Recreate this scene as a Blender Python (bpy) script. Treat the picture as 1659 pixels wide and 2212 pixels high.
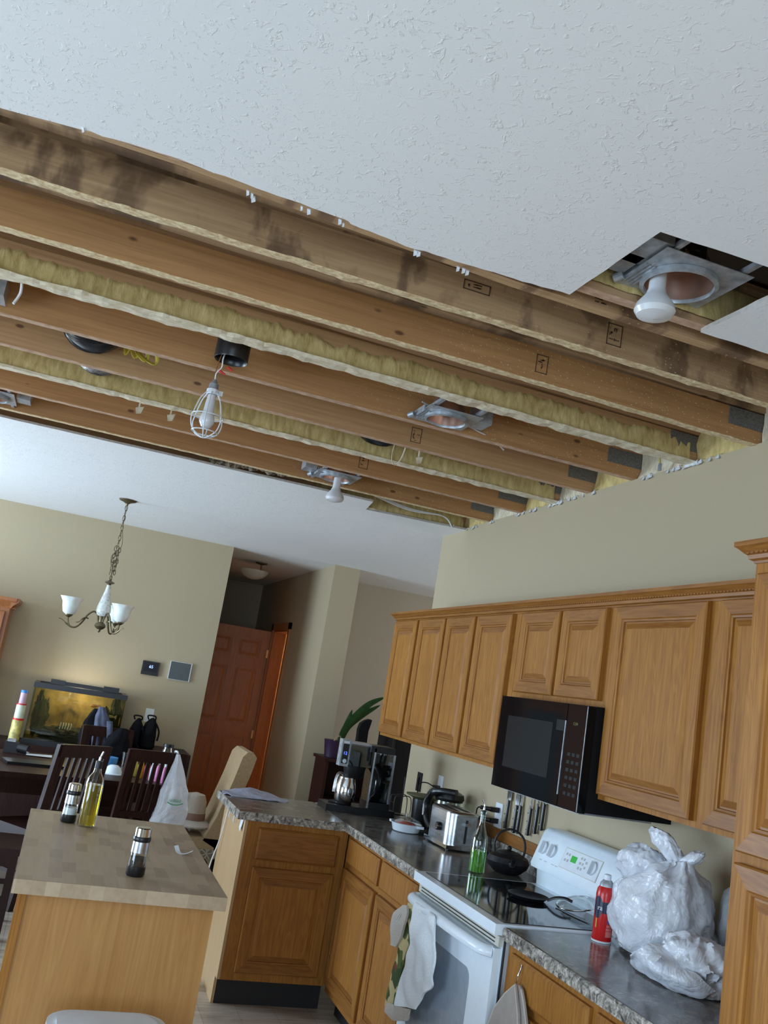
import bpy, bmesh, math, random
from math import sin, cos, pi, radians
from mathutils import Vector, Matrix, noise
random.seed(7)
for o in list(bpy.data.objects): bpy.data.objects.remove(o)
SC = bpy.context.scene
C = SC.collection

# ------------------------------------------------------------------ camera, world, lights, exposure
CAMZ = 1.607
RX = (0.93258553, -0.3232548, 0.16059443)     # image right in room axes
RY = (0.21352065, 0.1353363, -0.967519)       # image down
RZ = (0.2910209, 0.93658444, 0.19523425)      # view direction
FPX = 1960.0
cam_d = bpy.data.cameras.new('camera'); cam = bpy.data.objects.new('camera', cam_d); C.objects.link(cam)
cam_d.sensor_fit = 'HORIZONTAL'; cam_d.sensor_width = 36; cam_d.lens = 36*FPX/1659; cam_d.clip_start = .05
cam.matrix_world = Matrix(((RX[0], -RY[0], -RZ[0], 0), (RX[1], -RY[1], -RZ[1], 0), (RX[2], -RY[2], -RZ[2], CAMZ), (0, 0, 0, 1)))
SC.camera = cam

def at(u, v, **k):
    """the point of the room on a plane x=, y= or z= that a direction of the survey camera meets"""
    d = [(u-829.5)*RX[i] + (v-1106.)*RY[i] + FPX*RZ[i] for i in range(3)]
    (a, val), = k.items(); i = 'xyz'.index(a); o = (0, 0, CAMZ)
    t = (val-o[i])/d[i]
    return Vector((d[0]*t, d[1]*t, CAMZ+d[2]*t))

def area(name, loc, rot, sx, sy, power, color):
    l = bpy.data.lights.new(name, 'AREA'); l.shape = 'RECTANGLE'; l.size = sx; l.size_y = sy; l.energy = power; l.color = color
    o = bpy.data.objects.new(name, l); C.objects.link(o); o.location = loc; o.rotation_euler = rot; return o
def point(name, loc, power, color, r=.03):
    l = bpy.data.lights.new(name, 'POINT'); l.energy = power; l.color = color; l.shadow_soft_size = r
    o = bpy.data.objects.new(name, l); C.objects.link(o); o.location = loc; return o
DAY = (.61, .80, 1.0)
area('kitchen_window_daylight', (-3.28, 1.2, 1.12), (0, radians(-90), 0), 1.6, 2.6, 74, DAY)
area('patio_door_daylight', (-3.28, 6.4, 1.15), (0, radians(-90), 0), 2.1, 2.3, 175, DAY)
area('rear_window_daylight', (-.6, -2.55, 1.5), (radians(90), 0, 0), 2.6, 1.4, 58, DAY)
area('far_room_fill_light', (5.5, 7.0, 1.5), (0, radians(90), 0), 1.3, 2.0, 26, (.9, .95, 1))  # added fill that brightens the far room wall, no window there
point('side_room_lamp', (3.0, 10.6, 1.9), 26, (1, .55, .25), .08)
point('aquarium_lamp_glow', (.16, 8.05, 1.19), 2.2, (1, .86, .5), .05)
W = bpy.data.worlds.new('world'); SC.world = W; W.use_nodes = True
W.node_tree.nodes['Background'].inputs[0].default_value = (.62, .78, 1, 1)
W.node_tree.nodes['Background'].inputs[1].default_value = 1.4
SC.view_settings.view_transform = 'Standard'; SC.view_settings.look = 'None'
SC.view_settings.gamma = 1; SC.view_settings.exposure = 0.37; SC.view_settings.use_curve_mapping = False

# ------------------------------------------------------------------ materials
def lin(c):
    if isinstance(c, str):
        c = [int(c[i:i+2], 16)/255 for i in (0, 2, 4)]
        c = [x/12.92 if x <= .04045 else ((x+.055)/1.055)**2.4 for x in c]
    return (c[0], c[1], c[2], 1)
class NT:
    def __init__(s, name):
        s.m = bpy.data.materials.new(name); s.m.use_nodes = True; s.t = s.m.node_tree; s.N = s.t.nodes; s.b = s.N['Principled BSDF']
        s.tc = s.N.new('ShaderNodeTexCoord')
    def ln(s, a, b): s.t.links.new(a, b)
    def mapping(s, scale, rot=(0, 0, 0), loc=(0, 0, 0)):
        n = s.N.new('ShaderNodeMapping'); n.inputs['Scale'].default_value = scale; n.inputs['Rotation'].default_value = rot; n.inputs['Location'].default_value = loc
        s.ln(s.tc.outputs['Object'], n.inputs[0]); return n.outputs[0]
    def noise(s, vec, scale=1, detail=4, rough=.5, dist=0):
        n = s.N.new('ShaderNodeTexNoise'); n.inputs['Scale'].default_value = scale; n.inputs['Detail'].default_value = detail
        n.inputs['Roughness'].default_value = rough; n.inputs['Distortion'].default_value = dist; s.ln(vec, n.inputs['Vector']); return n.outputs['Fac']
    def voro(s, vec, scale, feat='F1'):
        n = s.N.new('ShaderNodeTexVoronoi'); n.inputs['Scale'].default_value = scale; n.feature = feat; s.ln(vec, n.inputs['Vector']); return n
    def ramp(s, fac, stops, interp='LINEAR'):
        n = s.N.new('ShaderNodeValToRGB'); e = n.color_ramp.elements; n.color_ramp.interpolation = interp
        while len(e) < len(stops): e.new(.5)
        for k, (p, c) in enumerate(stops):
            e[k].position = p; e[k].color = lin(c) if not isinstance(c, (int, float)) else (c, c, c, 1)
        s.ln(fac, n.inputs[0]); return n.outputs[0]
    def mix(s, fac, a, b, mode='MIX'):
        n = s.N.new('ShaderNodeMix'); n.data_type = 'RGBA'; n.blend_type = mode
        for i, x in ((0, fac), (6, a), (7, b)):
            if hasattr(x, 'is_linked'): s.ln(x, n.inputs[i])
            elif i == 0: n.inputs[0].default_value = x
            else: n.inputs[i].default_value = lin(x)
        return n.outputs[2]
    def math(s, op, a, b=0.):
        n = s.N.new('ShaderNodeMath'); n.operation = op
        for i, x in enumerate((a, b)):
            if hasattr(x, 'is_linked'): s.ln(x, n.inputs[i])
            else: n.inputs[i].default_value = x
        return n.outputs[0]
    def sep(s, vec):
        n = s.N.new('ShaderNodeSeparateXYZ'); s.ln(vec, n.inputs[0]); return n.outputs
    def color(s, x):
        if hasattr(x, 'is_linked'): s.ln(x, s.b.inputs['Base Color'])
        else: s.b.inputs['Base Color'].default_value = lin(x)
    def set(s, **k):
        for a, v in k.items():
            i = s.b.inputs[a.replace('_', ' ')]
            if hasattr(v, 'is_linked'): s.ln(v, i)
            else: i.default_value = v
    def bump(s, h, strength=.3, dist=.01):
        n = s.N.new('ShaderNodeBump'); n.inputs['Strength'].default_value = strength; n.inputs['Distance'].default_value = dist
        s.ln(h, n.inputs['Height']); s.ln(n.outputs[0], s.b.inputs['Normal'])
def plain(name, c, rough=.5, metal=0., vary=.06, bump=0, scale=30, emit=None, trans=0., coat=0., spec=None):
    n = NT(name); v = n.mapping((1, 1, 1)); f = n.noise(v, scale, 3)
    c = lin(c)[:3]
    n.color(n.ramp(f, [(.3, tuple(x*(1-vary) for x in c)), (.7, tuple(min(1, x*(1+vary)) for x in c))]))
    n.set(Roughness=rough, Metallic=metal)
    if spec is not None: n.b.inputs['Specular IOR Level'].default_value = spec
    if bump: n.bump(f, bump, .004)
    if emit: n.b.inputs['Emission Color'].default_value = lin(c); n.b.inputs['Emission Strength'].default_value = emit
    if trans: n.b.inputs['Transmission Weight'].default_value = trans
    if coat: n.b.inputs['Coat Weight'].default_value = coat
    return n.m
def thin_glass(name, tint=(.93, .96, .95), refl=.12, rough=.02):
    n = NT(name); N = n.N; N.remove(n.b)
    tr = N.new('ShaderNodeBsdfTransparent'); tr.inputs[0].default_value = (*tint, 1)
    gl = N.new('ShaderNodeBsdfGlossy'); gl.inputs['Roughness'].default_value = rough
    lw = N.new('ShaderNodeLayerWeight'); lw.inputs[0].default_value = .35
    mr = N.new('ShaderNodeMapRange'); mr.inputs['To Min'].default_value = refl*.4; mr.inputs['To Max'].default_value = .75
    mx = N.new('ShaderNodeMixShader'); n.ln(lw.outputs['Facing'], mr.inputs[0]); n.ln(mr.outputs[0], mx.inputs[0])
    n.ln(tr.outputs[0], mx.inputs[1]); n.ln(gl.outputs[0], mx.inputs[2]); n.ln(mx.outputs[0], N['Material Output'].inputs[0]); return n.m
def wood(name, dark, light, axis='z', scale=1., rough=.42, contrast=1., coat=.15):
    n = NT(name); st = {'x': (1.3, 16, 16), 'y': (16, 1.3, 16), 'z': (16, 16, 1.3)}[axis]
    fi = {'x': (4, 120, 120), 'y': (120, 4, 120), 'z': (120, 120, 4)}[axis]
    a = n.noise(n.mapping(tuple(q*scale for q in st)), 1, 3, .5, 1.2)
    b = n.noise(n.mapping(tuple(q*scale for q in fi)), 1, 2, .6)
    w = n.math('FRACT', n.math('MULTIPLY', a, 9.))
    w = n.math('ABSOLUTE', n.math('SUBTRACT', w, .5))
    f = n.math('ADD', n.math('MULTIPLY', w, .45*contrast), n.math('MULTIPLY', b, .6))
    big = n.noise(n.mapping((1.5, 1.5, 1.5)), 1, 2)
    c = n.ramp(f, [(.15, dark), (.62, light)])
    c = n.mix(n.math('MULTIPLY', big, .35), c, dark, 'MULTIPLY')
    n.color(c); n.set(Roughness=rough, Coat_Weight=coat, Coat_Roughness=.3, Specular_IOR_Level=.22); n.bump(b, .08, .002); return n.m
OD, OL = (.27, .100, .018), (.46, .205, .038)
M = {}
M['oak'] = wood('oak_vertical_grain', OD, OL, 'z', 1., .5, 1., .0)
M['oakh'] = wood('oak_rail_grain', (.22, .080, .015), (.37, .155, .031), 'y')
M['oakx'] = wood('oak_crosswise_grain', (.22, .080, .015), (.37, .155, .031), 'x')
M['oakply'] = wood('oak_veneer_panel', (.44, .21, .06), (.57, .31, .105), 'z', .6, .45, .8)
M['oakside'] = wood('pale_end_panel', (.50, .33, .17), (.62, .43, .24), 'z', .7, .5, .4)
M['doorwood'] = wood('stained_door_wood', (.38, .155, .055), (.54, .26, .10), 'z', 1, .4, .8)
M['darkwood'] = wood('espresso_wood', (.016, .006, .005), (.045, .014, .010), 'z', 1, .45, 1, .05)
M['redwood'] = wood('hutch_wood', (.28, .09, .03), (.42, .17, .06), 'z', 1, .35)

def joist_mat(name, base, dark, stain=0., speck=0.):
    n = NT(name); a = n.noise(n.mapping((1.4, 38, 38)), 1, 5, .55, 1.2); b = n.noise(n.mapping((6, 160, 160)), 1, 2)
    f = n.math('ADD', n.math('MULTIPLY', a, .7), n.math('MULTIPLY', b, .35))
    c = n.ramp(f, [(.3, dark), (.75, base)])
    v = n.voro(n.mapping((4.2, 9, 9)), 1.); k = n.ramp(v.outputs['Distance'], [(.0, 1.), (.05, 1.), (.09, 0.)])
    c = n.mix(n.math('MULTIPLY', k, .8), c, (.07, .022, .008))
    if stain:
        s = n.ramp(n.noise(n.mapping((6.5, 1, 4)), 1, 4, .55, .3), [(.52, 0.), (.60, .8), (.7, 1.)])
        c = n.mix(n.math('MULTIPLY', s, stain), c, (.09, .04, .022))
    if speck:
        w = n.voro(n.mapping((55, 55, 75)), 1.); m = n.ramp(w.outputs['Distance'], [(.10, 1.), (.22, 0.)])
        x = n.sep(n.tc.outputs['Object'])[0]; g = n.ramp(n.math('MULTIPLY', x, .5), [(.35, 0.), (.6, 1.)])
        r = n.ramp(w.outputs['Color'], [(.50, 0.), (.52, 1.)])
        m = n.math('MULTIPLY', n.math('MULTIPLY', m, g), n.math('MULTIPLY', r, speck))
        c = n.mix(m, c, (.62, .47, .24)); n.bump(m, .4, .004)
    n.color(c); n.set(Roughness=.75); return n.m
M['joistA'] = joist_mat('weathered_joist_wood', (.58, .38, .20), (.36, .21, .10), .8, .8)
M['joistB'] = joist_mat('orange_joist_wood', (.55, .29, .11), (.36, .17, .06), 0, 1.)
M['joistC'] = joist_mat('plain_joist_wood', (.58, .34, .155), (.38, .20, .09), 0, 0)
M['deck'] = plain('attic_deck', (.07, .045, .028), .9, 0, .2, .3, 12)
n = NT('spray_foam'); a = n.noise(n.mapping((40, 30, 14)), 1, 4, .6, .3); n.color(n.ramp(a, [(.3, (.44, .31, .10)), (.7, (.74, .57, .25))])); n.set(Roughness=.85); n.bump(a, .6, .008); M['foam'] = n.m
n = NT('drywall_adhesive'); a = n.noise(n.mapping((50, 90, 50)), 1, 4, .6); n.color(n.ramp(a, [(.32, (.50, .33, .17)), (.66, (.80, .66, .41))])); n.set(Roughness=.9); n.bump(a, .6, .006); M['glue'] = n.m
n = NT('pale_foam_edge'); a = n.noise(n.mapping((30, 60, 30)), 1, 4, .6); n.color(n.ramp(a, [(.3, (.55, .44, .28)), (.7, (.80, .73, .56))])); n.set(Roughness=.9); n.bump(a, .4, .006); M['gluew'] = n.m
n = NT('joist_edge_paper'); a = n.noise(n.mapping((30, 60, 30)), 1, 3); n.color(n.ramp(a, [(.3, (.42, .25, .15)), (.7, (.62, .42, .29))])); n.set(Roughness=.9); M['gluep'] = n.m

n = NT('textured_ceiling_white')
v = n.mapping((1, 1, 1)); a = n.noise(v, 42, 5, .6, 1.3); b = n.noise(v, 4, 3)
h = n.math('MULTIPLY', n.ramp(a, [(.56, 0.), (.66, 1.)]), n.ramp(b, [(.38, .15), (.62, 1.)]))
n.color((.84, .84, .83)); n.set(Roughness=.85); n.bump(h, .38, .005); M['ceil'] = n.m
M['gyps'] = plain('gypsum_cut_edge', (.48, .43, .38), .95, 0, .15, .3, 60)
def wallm(name, c):
    n = NT(name); a = n.noise(n.mapping((1, 1, 1)), 90, 3, .6); n.color(n.ramp(a, [(.3, tuple(x*.97 for x in c)), (.7, c)])); n.set(Roughness=.7); n.bump(a, .12, .003); return n.m
M['wall'] = wallm('khaki_wall_paint', (.455, .37, .24))
M['wallg'] = wallm('grey_room_paint', (.50, .43, .33))
n = NT('washed_laminate_floor')
a = n.noise(n.mapping((3, 22, 1), (0, 0, radians(28))), 1, 5, .6, 1.4); b = n.N.new('ShaderNodeTexBrick')
n.ln(n.mapping((1, 1, 1), (0, 0, radians(90))), b.inputs['Vector']); b.inputs['Scale'].default_value = 1; b.inputs['Brick Width'].default_value = 1.2; b.inputs['Row Height'].default_value = .19
b.inputs['Mortar Size'].default_value = .002; b.inputs['Color1'].default_value = (1, 1, 1, 1); b.inputs['Color2'].default_value = (.82, .8, .78, 1); b.inputs['Mortar'].default_value = (.6, .57, .54, 1)
c = n.ramp(a, [(.32, (.36, .28, .21)), (.62, (.62, .54, .44))]); c = n.mix(1., c, b.outputs['Color'], 'MULTIPLY'); n.color(c); n.set(Roughness=.38); M['floor'] = n.m
def stone(name, lo, hi, sc, rough):
    n = NT(name); v = n.mapping((1, 1, 1)); a = n.noise(v, sc, 6, .65, 1.1); b = n.noise(v, sc*5, 3, .6)
    f = n.math('ADD', n.math('MULTIPLY', a, .75), n.math('MULTIPLY', b, .3))
    n.color(n.ramp(f, [(.40, lo), (.52, tuple((p*.65+q*.35) for p, q in zip(lo, hi))), (.66, hi)])); n.set(Roughness=rough); return n.m
M['counter'] = stone('slate_laminate', (.045, .040, .036), (.27, .25, .22), 9, .16)
M['counterP'] = stone('brown_slate_laminate', (.085, .070, .055), (.30, .26, .21), 12, .22)
M['nose'] = stone('laminate_lit_edge', (.035, .027, .022), (.66, .60, .52), 30, .3)  # same laminate as the top, light on its edge painted as brighter veins
# butcher block: staggered maple staves
n = NT('butcher_block'); b = n.N.new('ShaderNodeTexBrick'); n.ln(n.mapping((1, 1, 1), (0, 0, radians(90))), b.inputs['Vector'])
b.inputs['Scale'].default_value = 1; b.inputs['Brick Width'].default_value = .135; b.inputs['Row Height'].default_value = .042; b.inputs['Mortar Size'].default_value = 0; b.inputs['Bias'].default_value = -.35
b.inputs['Color1'].default_value = (.52, .38, .24, 1); b.inputs['Color2'].default_value = (.27, .16, .085, 1); b.offset = .37
g = n.noise(n.mapping((60, 6, 60)), 1, 3); c = n.mix(.22, b.outputs['Color'], n.ramp(g, [(.3, (.34, .24, .14)), (.7, (.6, .46, .31))])); n.color(c); n.set(Roughness=.42); M['block'] = n.m
M['kick'] = plain('black_toe_kick', (.012, .011, .011), .6)
M['white'] = plain('white_enamel', (.84, .92, 1.0), .22, 0, .02, coat=.3)
M['whitep'] = plain('white_plastic', (.76, .80, .84), .4, 0, .03)
M['vent'] = plain('off_white_trim', (.62, .60, .52), .4)
M['slot'] = plain('dark_slot', (.03, .03, .03), .7)
M['blackglass'] = plain('black_ceramic_glass', (.008, .009, .010), .06, 0, .05)
M['black'] = plain('black_plastic', (.010, .010, .011), .32)
M['blackm'] = plain('matt_black', (.008, .008, .009), .6, spec=.2)
M['mwglass'] = plain('microwave_black_gloss', (.004, .005, .006), .06, spec=.13)
M['iron'] = plain('cast_iron', (.010, .009, .012), .5, .2, .1, .3, 150)
n = NT('brushed_steel'); a = n.noise(n.mapping((4, 4, 260)), 1, 2); n.color(n.ramp(a, [(.3, (.46, .47, .50)), (.7, (.62, .63, .66))])); n.set(Roughness=.28, Metallic=1.); M['steel'] = n.m
M['chrome'] = plain('polished_chrome', (.75, .76, .78), .12, 1., .03)
M['galv'] = plain('galvanised_steel', (.40, .43, .46), .38, .45, .25, .1, 40)
M['plate'] = plain('truss_nail_plate', (.17, .16, .145), .6, .3, .3, .3, 140)
M['bronze'] = plain('antique_bronze', (.16, .13, .075), .4, .7, .15)
M['brass'] = plain('brass_hinge', (.7, .5, .25), .35, .9)
n = NT('frosted_shade'); a = n.noise(n.mapping((1, 1, 1)), 18, 3); n.color(n.ramp(a, [(.3, (.66, .70, .66)), (.7, (.84, .86, .82))])); n.set(Roughness=.35, Subsurface_Weight=.25); M['frost'] = n.m
n = NT('crackle_glass'); w = n.voro(n.mapping((1, 1, 1)), 60); n.color(n.ramp(w.outputs['Distance'], [(.1, (.45, .46, .42)), (.6, (.72, .73, .69))])); n.set(Roughness=.25); M['crackle'] = n.m
M['bulb'] = plain('opal_bulb_glass', (.70, .70, .71), .2, 0, .03)
M['glass'] = thin_glass('clear_glass')
M['glassg'] = thin_glass('green_tinted_glass', (.80, .93, .88), .2)
M['acryl'] = thin_glass('smoky_plastic', (.45, .46, .50), .25)
M['tankglass'] = thin_glass('aquarium_glass', (.80, .80, .66), .12)
M['oil'] = plain('olive_oil', (.60, .44, .006), .06, 0, .05, trans=.8)
M['soapl'] = plain('green_dish_soap', (.26, .62, .04), .1, 0, .05, trans=.7)
def film(name, c0, c1, tr=.15):
    n = NT(name); a = n.noise(n.mapping((1, 1, 1)), 8, 3, .6, 1.2); b = n.noise(n.mapping((1, 1, 1)), 17, 3, .5, .8); e = n.noise(n.mapping((1, 1, 1)), 45, 2, .5, .5)
    ra = n.math('ABSOLUTE', n.math('SUBTRACT', b, .5)); rb = n.math('MULTIPLY', n.math('ABSOLUTE', n.math('SUBTRACT', e, .5)), .35); rc = n.math('ABSOLUTE', n.math('SUBTRACT', a, .5))
    h = n.math('ADD', n.math('ADD', n.math('MULTIPLY', rc, 2.), ra), n.math('MULTIPLY', rb, .45))
    n.color(n.ramp(a, [(.3, c0), (.7, c1)])); n.set(Roughness=.25, Transmission_Weight=tr); n.bump(h, .5, .016); return n.m
M['film'] = film('white_plastic_film', (.74, .77, .84), (.90, .92, .97))
M['filmg'] = film('grey_plastic_film', (.42, .44, .47), (.56, .58, .61))
n = NT('lavender_plastic_film'); a = n.noise(n.mapping((1, 1, 1)), 14, 4, .6, 1.); n.color(n.ramp(a, [(.3, (.25, .26, .36)), (.7, (.46, .46, .56))])); n.set(Roughness=.35); n.bump(a, .6, .01); M['filml'] = n.m
n = NT('terry_towel'); a = n.noise(n.mapping((1, 1, 1)), 220, 3); n.color(n.ramp(a, [(.3, (.76, .80, .84)), (.7, (.92, .95, .98))])); n.set(Roughness=.95); n.bump(a, .5, .004); M['towel'] = n.m
n = NT('camouflage_floral_cloth'); v = n.voro(n.mapping((1, 1, 1)), 26); n.color(n.ramp(v.outputs['Color'], [(0, (.05, .08, .02)), (.4, (.10, .14, .03)), (.6, (.55, .45, .22)), (.85, (.22, .05, .02))], 'CONSTANT')); n.set(Roughness=.9); M['floral'] = n.m
M['pad'] = plain('beige_cloth', (.52, .46, .40), .95, 0, .1, .3, 200)
M['taupe'] = plain('taupe_neoprene', (.36, .31, .27), .8)
M['slip'] = plain('tan_slipcover', (.36, .245, .13), .95, 0, .12, .4, 60)
n = NT('patterned_seat_cloth'); v = n.voro(n.mapping((1, 1, 1)), 26, 'DISTANCE_TO_EDGE'); n.color(n.ramp(v.outputs['Distance'], [(.05, (.40, .36, .27)), (.12, (.17, .15, .10))])); n.set(Roughness=.95); M['pat'] = n.m
M['leaf'] = plain('orchid_leaf', (.035, .10, .022), .4, 0, .2)
M['purple'] = plain('purple_pot', (.03, .012, .04), .4)
M['screen'] = plain('grey_panel', (.085, .10, .10), .3)
M['blue'] = plain('blue_plastic', (.05, .25, .7), .4)
M['red'] = plain('red_metal_paint', (.55, .015, .015), .25, 0, .03)
M['navy'] = plain('navy_print', (.012, .015, .05), .3)
M['labelblue'] = plain('blue_print', (.03, .10, .38), .35)
M['pinkish'] = plain('pale_red_print', (.62, .16, .14), .35)
M['redcap'] = plain('red_cap', (.6, .02, .02), .35)
M['yellow'] = plain('yellow_strap', (.55, .45, .06), .5, 0, .2)
M['cream'] = plain('cream_label', (.62, .66, .50), .5)
M['duct'] = plain('black_duct_jacket', (.014, .017, .022), .25, 0, .2, .3, 15)
M['foil'] = plain('crinkled_foil', (.45, .47, .52), .22, 1., .2, 1., 35)
M['copperr'] = plain('copper_reflector', (.55, .36, .28), .3, .8)
M['cord'] = plain('white_cord', (.75, .75, .75), .5)
M['denim'] = plain('grey_blue_fabric', (.09, .10, .15), .9, 0, .3, .4, 25)
M['bag'] = plain('black_nylon', (.006, .006, .008), .8, 0, .2, .3, 60, spec=.12)
M['gold'] = plain('tank_background', (.36, .23, .06), .7, 0, .8, 0, 6)
M['gravel'] = plain('dark_planting', (.018, .022, .010), .8, 0, .5, .5, 30)
M['fish'] = plain('orange_fish', (.75, .28, .05), .4)
M['fishw'] = plain('cream_fish', (.70, .62, .36), .4)
def emis(name, c, s):
    n = NT(name); n.color((0, 0, 0)); n.b.inputs['Emission Color'].default_value = lin(c); n.b.inputs['Emission Strength'].default_value = s; return n.m
M['ledw'] = emis('aquarium_led', (.85, .93, 1), 16)
M['ledb'] = emis('blue_display', (.05, .12, 1), 3)
M['ledc'] = emis('pale_blue_digits', (.35, .5, 1), 2)
M['ledg'] = emis('green_display', (.01, .28, .03), 1)

# ------------------------------------------------------------------ geometry helpers
def B(): return bmesh.new()
def box(bm, x0, x1, y0, y1, z0, z1, mi=0):
    v = [bm.verts.new(p) for p in ((x0, y0, z0), (x1, y0, z0), (x1, y1, z0), (x0, y1, z0), (x0, y0, z1), (x1, y0, z1), (x1, y1, z1), (x0, y1, z1))]
    for f in ((3, 2, 1, 0), (4, 5, 6, 7), (0, 1, 5, 4), (1, 2, 6, 5), (2, 3, 7, 6), (3, 0, 4, 7)):
        bm.faces.new([v[i] for i in f]).material_index = mi
    return v
def bx(*a): bm = B(); box(bm, *a); return bm
def bev(bm, w, seg=2):
    bmesh.ops.bevel(bm, geom=[e for e in bm.edges if len(e.link_faces) == 2 and e.calc_face_angle(0) > .5], offset=w, segments=seg, affect='EDGES', profile=.7, clamp_overlap=True); return bm
def rbox(x0, x1, y0, y1, z0, z1, w=.006, seg=2): return bev(bx(x0, x1, y0, y1, z0, z1), w, seg)
def lathe(bm, prof, c=(0, 0, 0), n=28, axis='z', cap=True, fold=None):
    rings = []
    for (r, h) in prof:
        ring = []
        for k in range(n):
            a = 2*pi*k/n; rr = r*(fold(a, h) if fold else 1); p = (rr*cos(a), rr*sin(a), h)
            if axis == 'x': p = (p[2], p[0], p[1])
            elif axis == 'y': p = (p[0], p[2], p[1])
            ring.append(bm.verts.new((p[0]+c[0], p[1]+c[1], p[2]+c[2])))
        rings.append(ring)
    for a, b in zip(rings, rings[1:]):
        for k in range(n): bm.faces.new((a[k], a[(k+1) % n], b[(k+1) % n], b[k]))
    if cap:
        if prof[0][0] > 1e-4: bm.faces.new(rings[0][::-1])
        if prof[-1][0] > 1e-4: bm.faces.new(rings[-1])
    return bm
def cyl(bm, p, q, r, n=14, r2=None):
    p = Vector(p); q = Vector(q); d = (q-p).normalized(); a = d.orthogonal().normalized(); b = d.cross(a); r2 = r if r2 is None else r2
    A = [bm.verts.new(p+(a*cos(2*pi*k/n)+b*sin(2*pi*k/n))*r) for k in range(n)]; Bq = [bm.verts.new(q+(a*cos(2*pi*k/n)+b*sin(2*pi*k/n))*r2) for k in range(n)]
    for k in range(n): bm.faces.new((A[k], A[(k+1) % n], Bq[(k+1) % n], Bq[k]))
    bm.faces.new(A[::-1]); bm.faces.new(Bq); return bm
def spline(pts, sub=6, closed=False):
    P = [Vector(p) for p in pts]; out = []; n = len(P)
    for i in range(n if closed else n-1):
        g = (lambda k: P[k % n]) if closed else (lambda k: P[max(0, min(n-1, k))])
        a, b, c, d = g(i-1), g(i), g(i+1), g(i+2)
        for s in range(sub):
            t = s/sub; out.append(.5*((2*b)+(c-a)*t+(2*a-5*b+4*c-d)*t*t+(3*b-a-3*c+d)*t**3))
    if not closed: out.append(P[-1])
    return out
def tube(bm, pts, r, n=8, closed=False, flat=1.):
    P = [Vector(p) for p in pts]; rings = []; m = len(P); up = None
    for i, p in enumerate(P):
        d = (P[(i+1) % m]-P[i-1]) if closed else (P[min(i+1, m-1)]-P[max(i-1, 0)])
        d.normalize()
        if up is None: up = d.orthogonal().normalized()
        a = (up-d*up.dot(d))
        a = a.normalized() if a.length > 1e-5 else d.orthogonal().normalized()
        up = a; b = d.cross(a); rr = r[i] if isinstance(r, (list, tuple)) else r
        rings.append([bm.verts.new(p+(a*cos(2*pi*k/n)+b*flat*sin(2*pi*k/n))*rr) for k in range(n)])
    for i in range(m if closed else m-1):
        a, b = rings[i], rings[(i+1) % m]
        for k in range(n): bm.faces.new((a[k], a[(k+1) % n], b[(k+1) % n], b[k]))
    if not closed: bm.faces.new(rings[0][::-1]); bm.faces.new(rings[-1])
    return bm
def prism(bm, poly, vec, mi=0, ms=None):
    """poly: 3D points; extruded by vec"""
    a = [bm.verts.new(p) for p in poly]; v = Vector(vec); b = [bm.verts.new(Vector(p)+v) for p in poly]; n = len(a)
    bm.faces.new(a).material_index = mi; bm.faces.new(b[::-1]).material_index = mi
    for k in range(n): bm.faces.new((a[k], b[k], b[(k+1) % n], a[(k+1) % n])).material_index = mi if ms is None else ms
    return bm
def sphere(bm, c, r, n=16, sq=(1, 1, 1)):
    prof = [(max(1e-5, sin(pi*k/(n//2))), -cos(pi*k/(n//2))) for k in range(n//2+1)]
    t = B(); lathe(t, prof, n=n, cap=False); bmesh.ops.remove_doubles(t, verts=t.verts, dist=1e-4)
    for v in t.verts: v.co = Vector((v.co.x*r*sq[0]+c[0], v.co.y*r*sq[1]+c[1], v.co.z*r*sq[2]+c[2]))
    me = bpy.data.meshes.new('t'); t.to_mesh(me); bm.from_mesh(me); bpy.data.meshes.remove(me); t.free(); return bm
def blob0(c, r, seed):
    b = sphere(B(), (0, 0, 0), r, 16)
    for v in b.verts: v.co = v.co*(1+.5*noise.noise(v.co*60+Vector((seed, 0, 0))))+Vector(c)
    return b
def mapbm(bm, mat):
    bmesh.ops.transform(bm, matrix=mat, verts=bm.verts); return bm
def obj(name, bm, mats, parent=None, smooth=False):
    bmesh.ops.recalc_face_normals(bm, faces=bm.faces)
    me = bpy.data.meshes.new(name); bm.to_mesh(me); bm.free()
    for m in (mats if isinstance(mats, (list, tuple)) else [mats]): me.materials.append(M[m] if isinstance(m, str) else m)
    if smooth:
        me.polygons.foreach_set('use_smooth', [True]*len(me.polygons))
        try: me.set_sharp_from_angle(angle=radians(38))
        except Exception: pass
    o = bpy.data.objects.new(name, me); C.objects.link(o)
    if parent is not None:
        o.parent = parent
        if parent.type == 'EMPTY': o.matrix_parent_inverse = Matrix.LocRotScale(parent.location, parent.rotation_euler, None).inverted()
    return o
def thing(name, label, cat, loc=(0, 0, 0), group=None):
    o = bpy.data.objects.new(name, None); C.objects.link(o); o.location = loc; o.empty_display_size = .05
    o['label'] = label; o['category'] = cat
    if group: o['group'] = group
    return o
def tag(o, label, cat, group=None, kind=None):
    o['label'] = label; o['category'] = cat
    if group: o['group'] = group
    if kind: o['kind'] = kind
    return o
def struct(name, bm, m, parent=None, smooth=False):
    o = obj(name, bm, m, parent, smooth)
    if parent is None: o['kind'] = 'structure'
    return o
def dup(root, loc, rotz, label, group=None):
    r = root.copy(); C.objects.link(r); r.location = loc; r.rotation_euler = (0, 0, rotz); r['label'] = label
    if group: r['group'] = group
    for ch in list(root.children):
        c = ch.copy(); C.objects.link(c); c.parent = r
        for g in list(ch.children):
            d = g.copy(); C.objects.link(d); d.parent = c
    return r
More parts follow.
